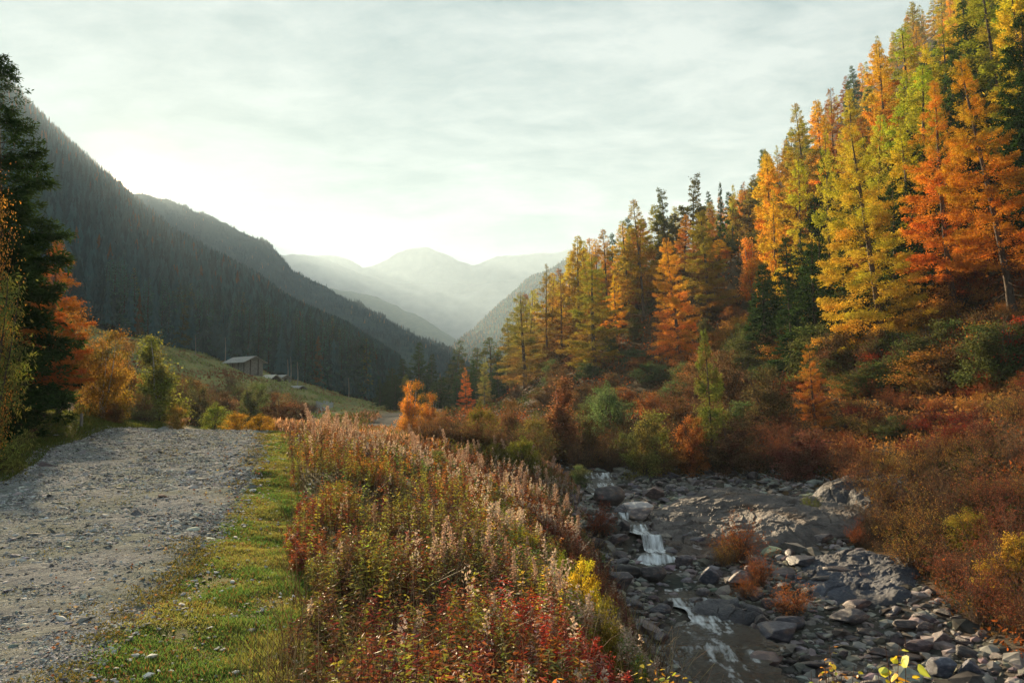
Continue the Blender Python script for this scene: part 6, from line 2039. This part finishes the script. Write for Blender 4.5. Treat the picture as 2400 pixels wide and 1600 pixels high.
# ------------------------------------------------------------------ labels: say of each repeat which one it is, by the things around it
MARKS_T = [(2040, 600, 'the big yellow-green larch'), (2210, 480, 'the tall orange-gold larch'), (2330, 450, 'the leaning larch'), (1580, 740, 'the broad orange larch'), (1498, 620, 'the dark-trunked skyline larch'),
           (1390, 760, 'the green-gold larch with a black foot'), (1226, 780, 'the round topped larch'), (1660, 870, 'the young green larch'), (1762, 620, 'the orange birch'), (1630, 500, 'the tall skyline pine'),
           (1870, 500, 'the sunlit tall larch'), (1900, 880, 'the short orange larch'), (2150, 60, 'the top right skyline'), (1900, 250, 'the right skyline'), (2380, 150, 'the top right corner'), (1660, 700, 'the wide olive larch'),
           (1838, 660, 'the bright yellow tree'), (1318, 980, 'the russet birch')]
MARKS_G = [(1425, 1170, 'the striped brown boulder'), (1541, 1160, 'the reddish boulder'), (1504, 1205, 'the cream boulder'), (1700, 1230, 'the large smooth slab'), (2000, 1360, 'the blue-grey slab'), (1509, 1298, 'the waterfall'),
           (1580, 1380, 'the lower rapids'), (1668, 1360, 'the big rounded boulder'), (1700, 1450, 'the low slab by the pool'), (1838, 1500, 'the wide layered boulder'), (2128, 1475, 'the ridged boulder'),
           (2215, 1505, 'the speckled boulder'), (2220, 1570, 'the angular blue boulder'), (1800, 1570, 'the large reddish bottom boulder'), (2000, 1460, 'the veined boulder'), (1855, 1420, 'the lowest orange shrub'),
           (1735, 1290, 'the shrub on the slab'), (2105, 1530, 'the lime leaved sapling'), (2270, 1250, 'the straggling yellow bush'), (2360, 1340, 'the green and orange bush'), (2030, 1150, 'the broken rock face'),
           (1900, 1070, 'the wide red-brown thicket'), (1720, 1050, 'the dark brown bank bush'), (2100, 1000, 'the dark green terrace bush'), (1913, 950, 'the short orange larch'), (2085, 930, 'the yellow-green larch foot'),
           (2250, 900, 'the orange-gold larch foot'), (2385, 880, 'the leaning larch foot'), (1622, 1040, 'the rusty bush'), (1518, 1040, 'the large olive alder'), (1228, 1060, 'the green feathery bush'),
           (1018, 1075, 'the low green meadow bush'), (1370, 1330, 'the bright yellow sapling'), (830, 1130, 'the olive gold plant'), (1120, 1240, 'the tallest pale plume'), (372, 900, 'the green-gold birch'), (500, 960, 'the yellow-green crest bush'), (600, 940, 'the rounded dark green bush'), (608, 980, 'the orange crest shrubs'),
           (1318, 1040, 'the russet birch'), (980, 990, 'the orange valley birches'), (1434, 1010, 'the grey-green bush')]
ORD = ['nearest', 'second', 'third', 'fourth', 'fifth', 'sixth', 'seventh', 'eighth', 'ninth', 'tenth', 'eleventh', 'twelfth', 'thirteenth', 'fourteenth', 'fifteenth', 'sixteenth', 'seventeenth', 'eighteenth', 'nineteenth', 'twentieth']


def seen(o, up):
    x, y, z = o.location
    ct, st_ = math.cos(TH), math.sin(TH)
    z2 = z + up - ZC
    f_ = y * ct + z2 * st_
    return 1200 + x / f_ * FPX, 800 - (z2 * ct - y * st_) / f_ * FPX


def autolabel(objs, marks, up, short):
    todo = {}
    for o in objs:
        px_, py_ = seen(o, up(o))
        dd = sorted((math.hypot(px_ - a_, py_ - b_), i) for i, (a_, b_, _) in enumerate(marks))[:1]
        i = dd[0][1]; dx, dy = px_ - marks[i][0], py_ - marks[i][1]
        rel = ('right of' if dx > 0 else 'left of') if abs(dx) > 1.6 * abs(dy) else ('below' if dy > 0 else 'above') if abs(dy) > 1.6 * abs(dx) else \
              ('lower right of' if dx > 0 and dy > 0 else 'lower left of' if dy > 0 else 'upper right of' if dx > 0 else 'upper left of')
        todo.setdefault((short(o), rel, i), []).append((dd[0][0], o.name, o))
    for (sd, rel, i), L_ in todo.items():
        L_.sort(key=lambda q_: q_[:2])
        for r_, (_, _, o) in enumerate(L_):
            if r_ >= len(ORD):
                if len(L_) - len(ORD) <= 3:
                    r_ = r_
                o['label'] = '%s farther out to the %s %s' % (sd, rel, marks[i][2]) if 'of' in rel else '%s farther out, %s %s' % (sd, rel, marks[i][2])
            else:
                o['label'] = ('%s %s, %s %s' % (ORD[r_], sd, rel, marks[i][2])) if len(L_) > 1 else '%s %s %s' % (sd, rel, marks[i][2])


def hue(c):
    r, g_, b_ = c[:3]
    q = g_ / r
    if q >= 1:
        return 'green'
    if q > .8:
        return 'yellow-green' if r > .5 else 'olive'
    if q > .57:
        return 'golden' if r > .55 else 'olive brown'
    if q > .41:
        return 'orange' if r > .5 else 'orange-brown' if r > .3 else 'brown'
    return 'rusty' if r > .33 else 'russet' if r > .24 else 'dark brown'


def childcol(o):
    for c in o.children:
        if c.name.startswith(('crown', 'leaves')):
            return hue(c.color)
    return hue(o.color)


allo = [o for o in C.objects if o.parent is None and o.get('label')]
autolabel([o for o in allo if o.get('group') == 'larches on the sunlit right slope' and ('slope behind' in o['label'] or 'high on the far' in o['label'] or 'middle of the right' in o['label'])], MARKS_T, lambda o: 8,
          lambda o: childcol(o) + (' small' if o.scale.z < .65 else '') + ' larch')
autolabel([o for o in allo if o.get('group') == 'spruces on the right slope'], MARKS_T, lambda o: 7, lambda o: 'dark spruce')
autolabel([o for o in allo if o.get('group') == 'bushes under the larches'], MARKS_T + MARKS_G[21:31], lambda o: 1.5, lambda o: childcol(o) + ' bush')
autolabel([o for o in allo if o.get('group') in ('low shrubs on the orange terrace', 'twiggy thicket of the right bank', 'brush of the valley floor')], MARKS_G, lambda o: .6,
          lambda o: childcol(o) + (' twiggy' if o.get('group', '')[0] == 't' else ' low') + ' shrub')
autolabel([o for o in allo if o.get('category') == 'stone' and o.get('group') == 'boulders of the stream bed'], MARKS_G, lambda o: 0,
          lambda o: ('pale' if o.color[0] > 1.45 else 'dark' if o.color[0] < .95 else 'grey') + (' larger' if o.scale.x > .55 else ' small' if o.scale.x < .33 else '') + ' stone')
autolabel([o for o in allo if o.get('group') == 'conifer belt across the valley floor'], [(983, 850, 'the tallest dark valley spruce'), (1088, 920, 'the narrow orange valley larch'), (1192, 850, 'the first climbing larch'), (924, 910, 'the olive meadow spruce')], lambda o: 5,
          lambda o: 'dark valley spruce' if 'spruce' in o.name else 'olive valley larch')
autolabel([o for o in allo if o.get('category') == 'plant'], MARKS_G, lambda o: .8, lambda o: 'plumed pinkish willowherb')

autolabel([o for o in allo if o.get('group') == 'spruces on the lower shaded left slope'],
          [(527, 800, 'the tall pale bare trunk'), (457, 780, 'the thin bare trunk'), (565, 780, 'the stone barn'), (640, 830, 'the pale roofed shed'), (697, 860, 'the lowest stone hut'), (817, 870, 'the short bare trunk'),
           (372, 700, 'the green-gold birch'), (270, 680, 'the left orange birches'), (930, 870, 'the olive meadow spruce'), (880, 800, 'the foot of the left ridge')], lambda o: 12,
          lambda o: 'dark spruce' if 'dark' in o['label'] else 'brownish conifer')
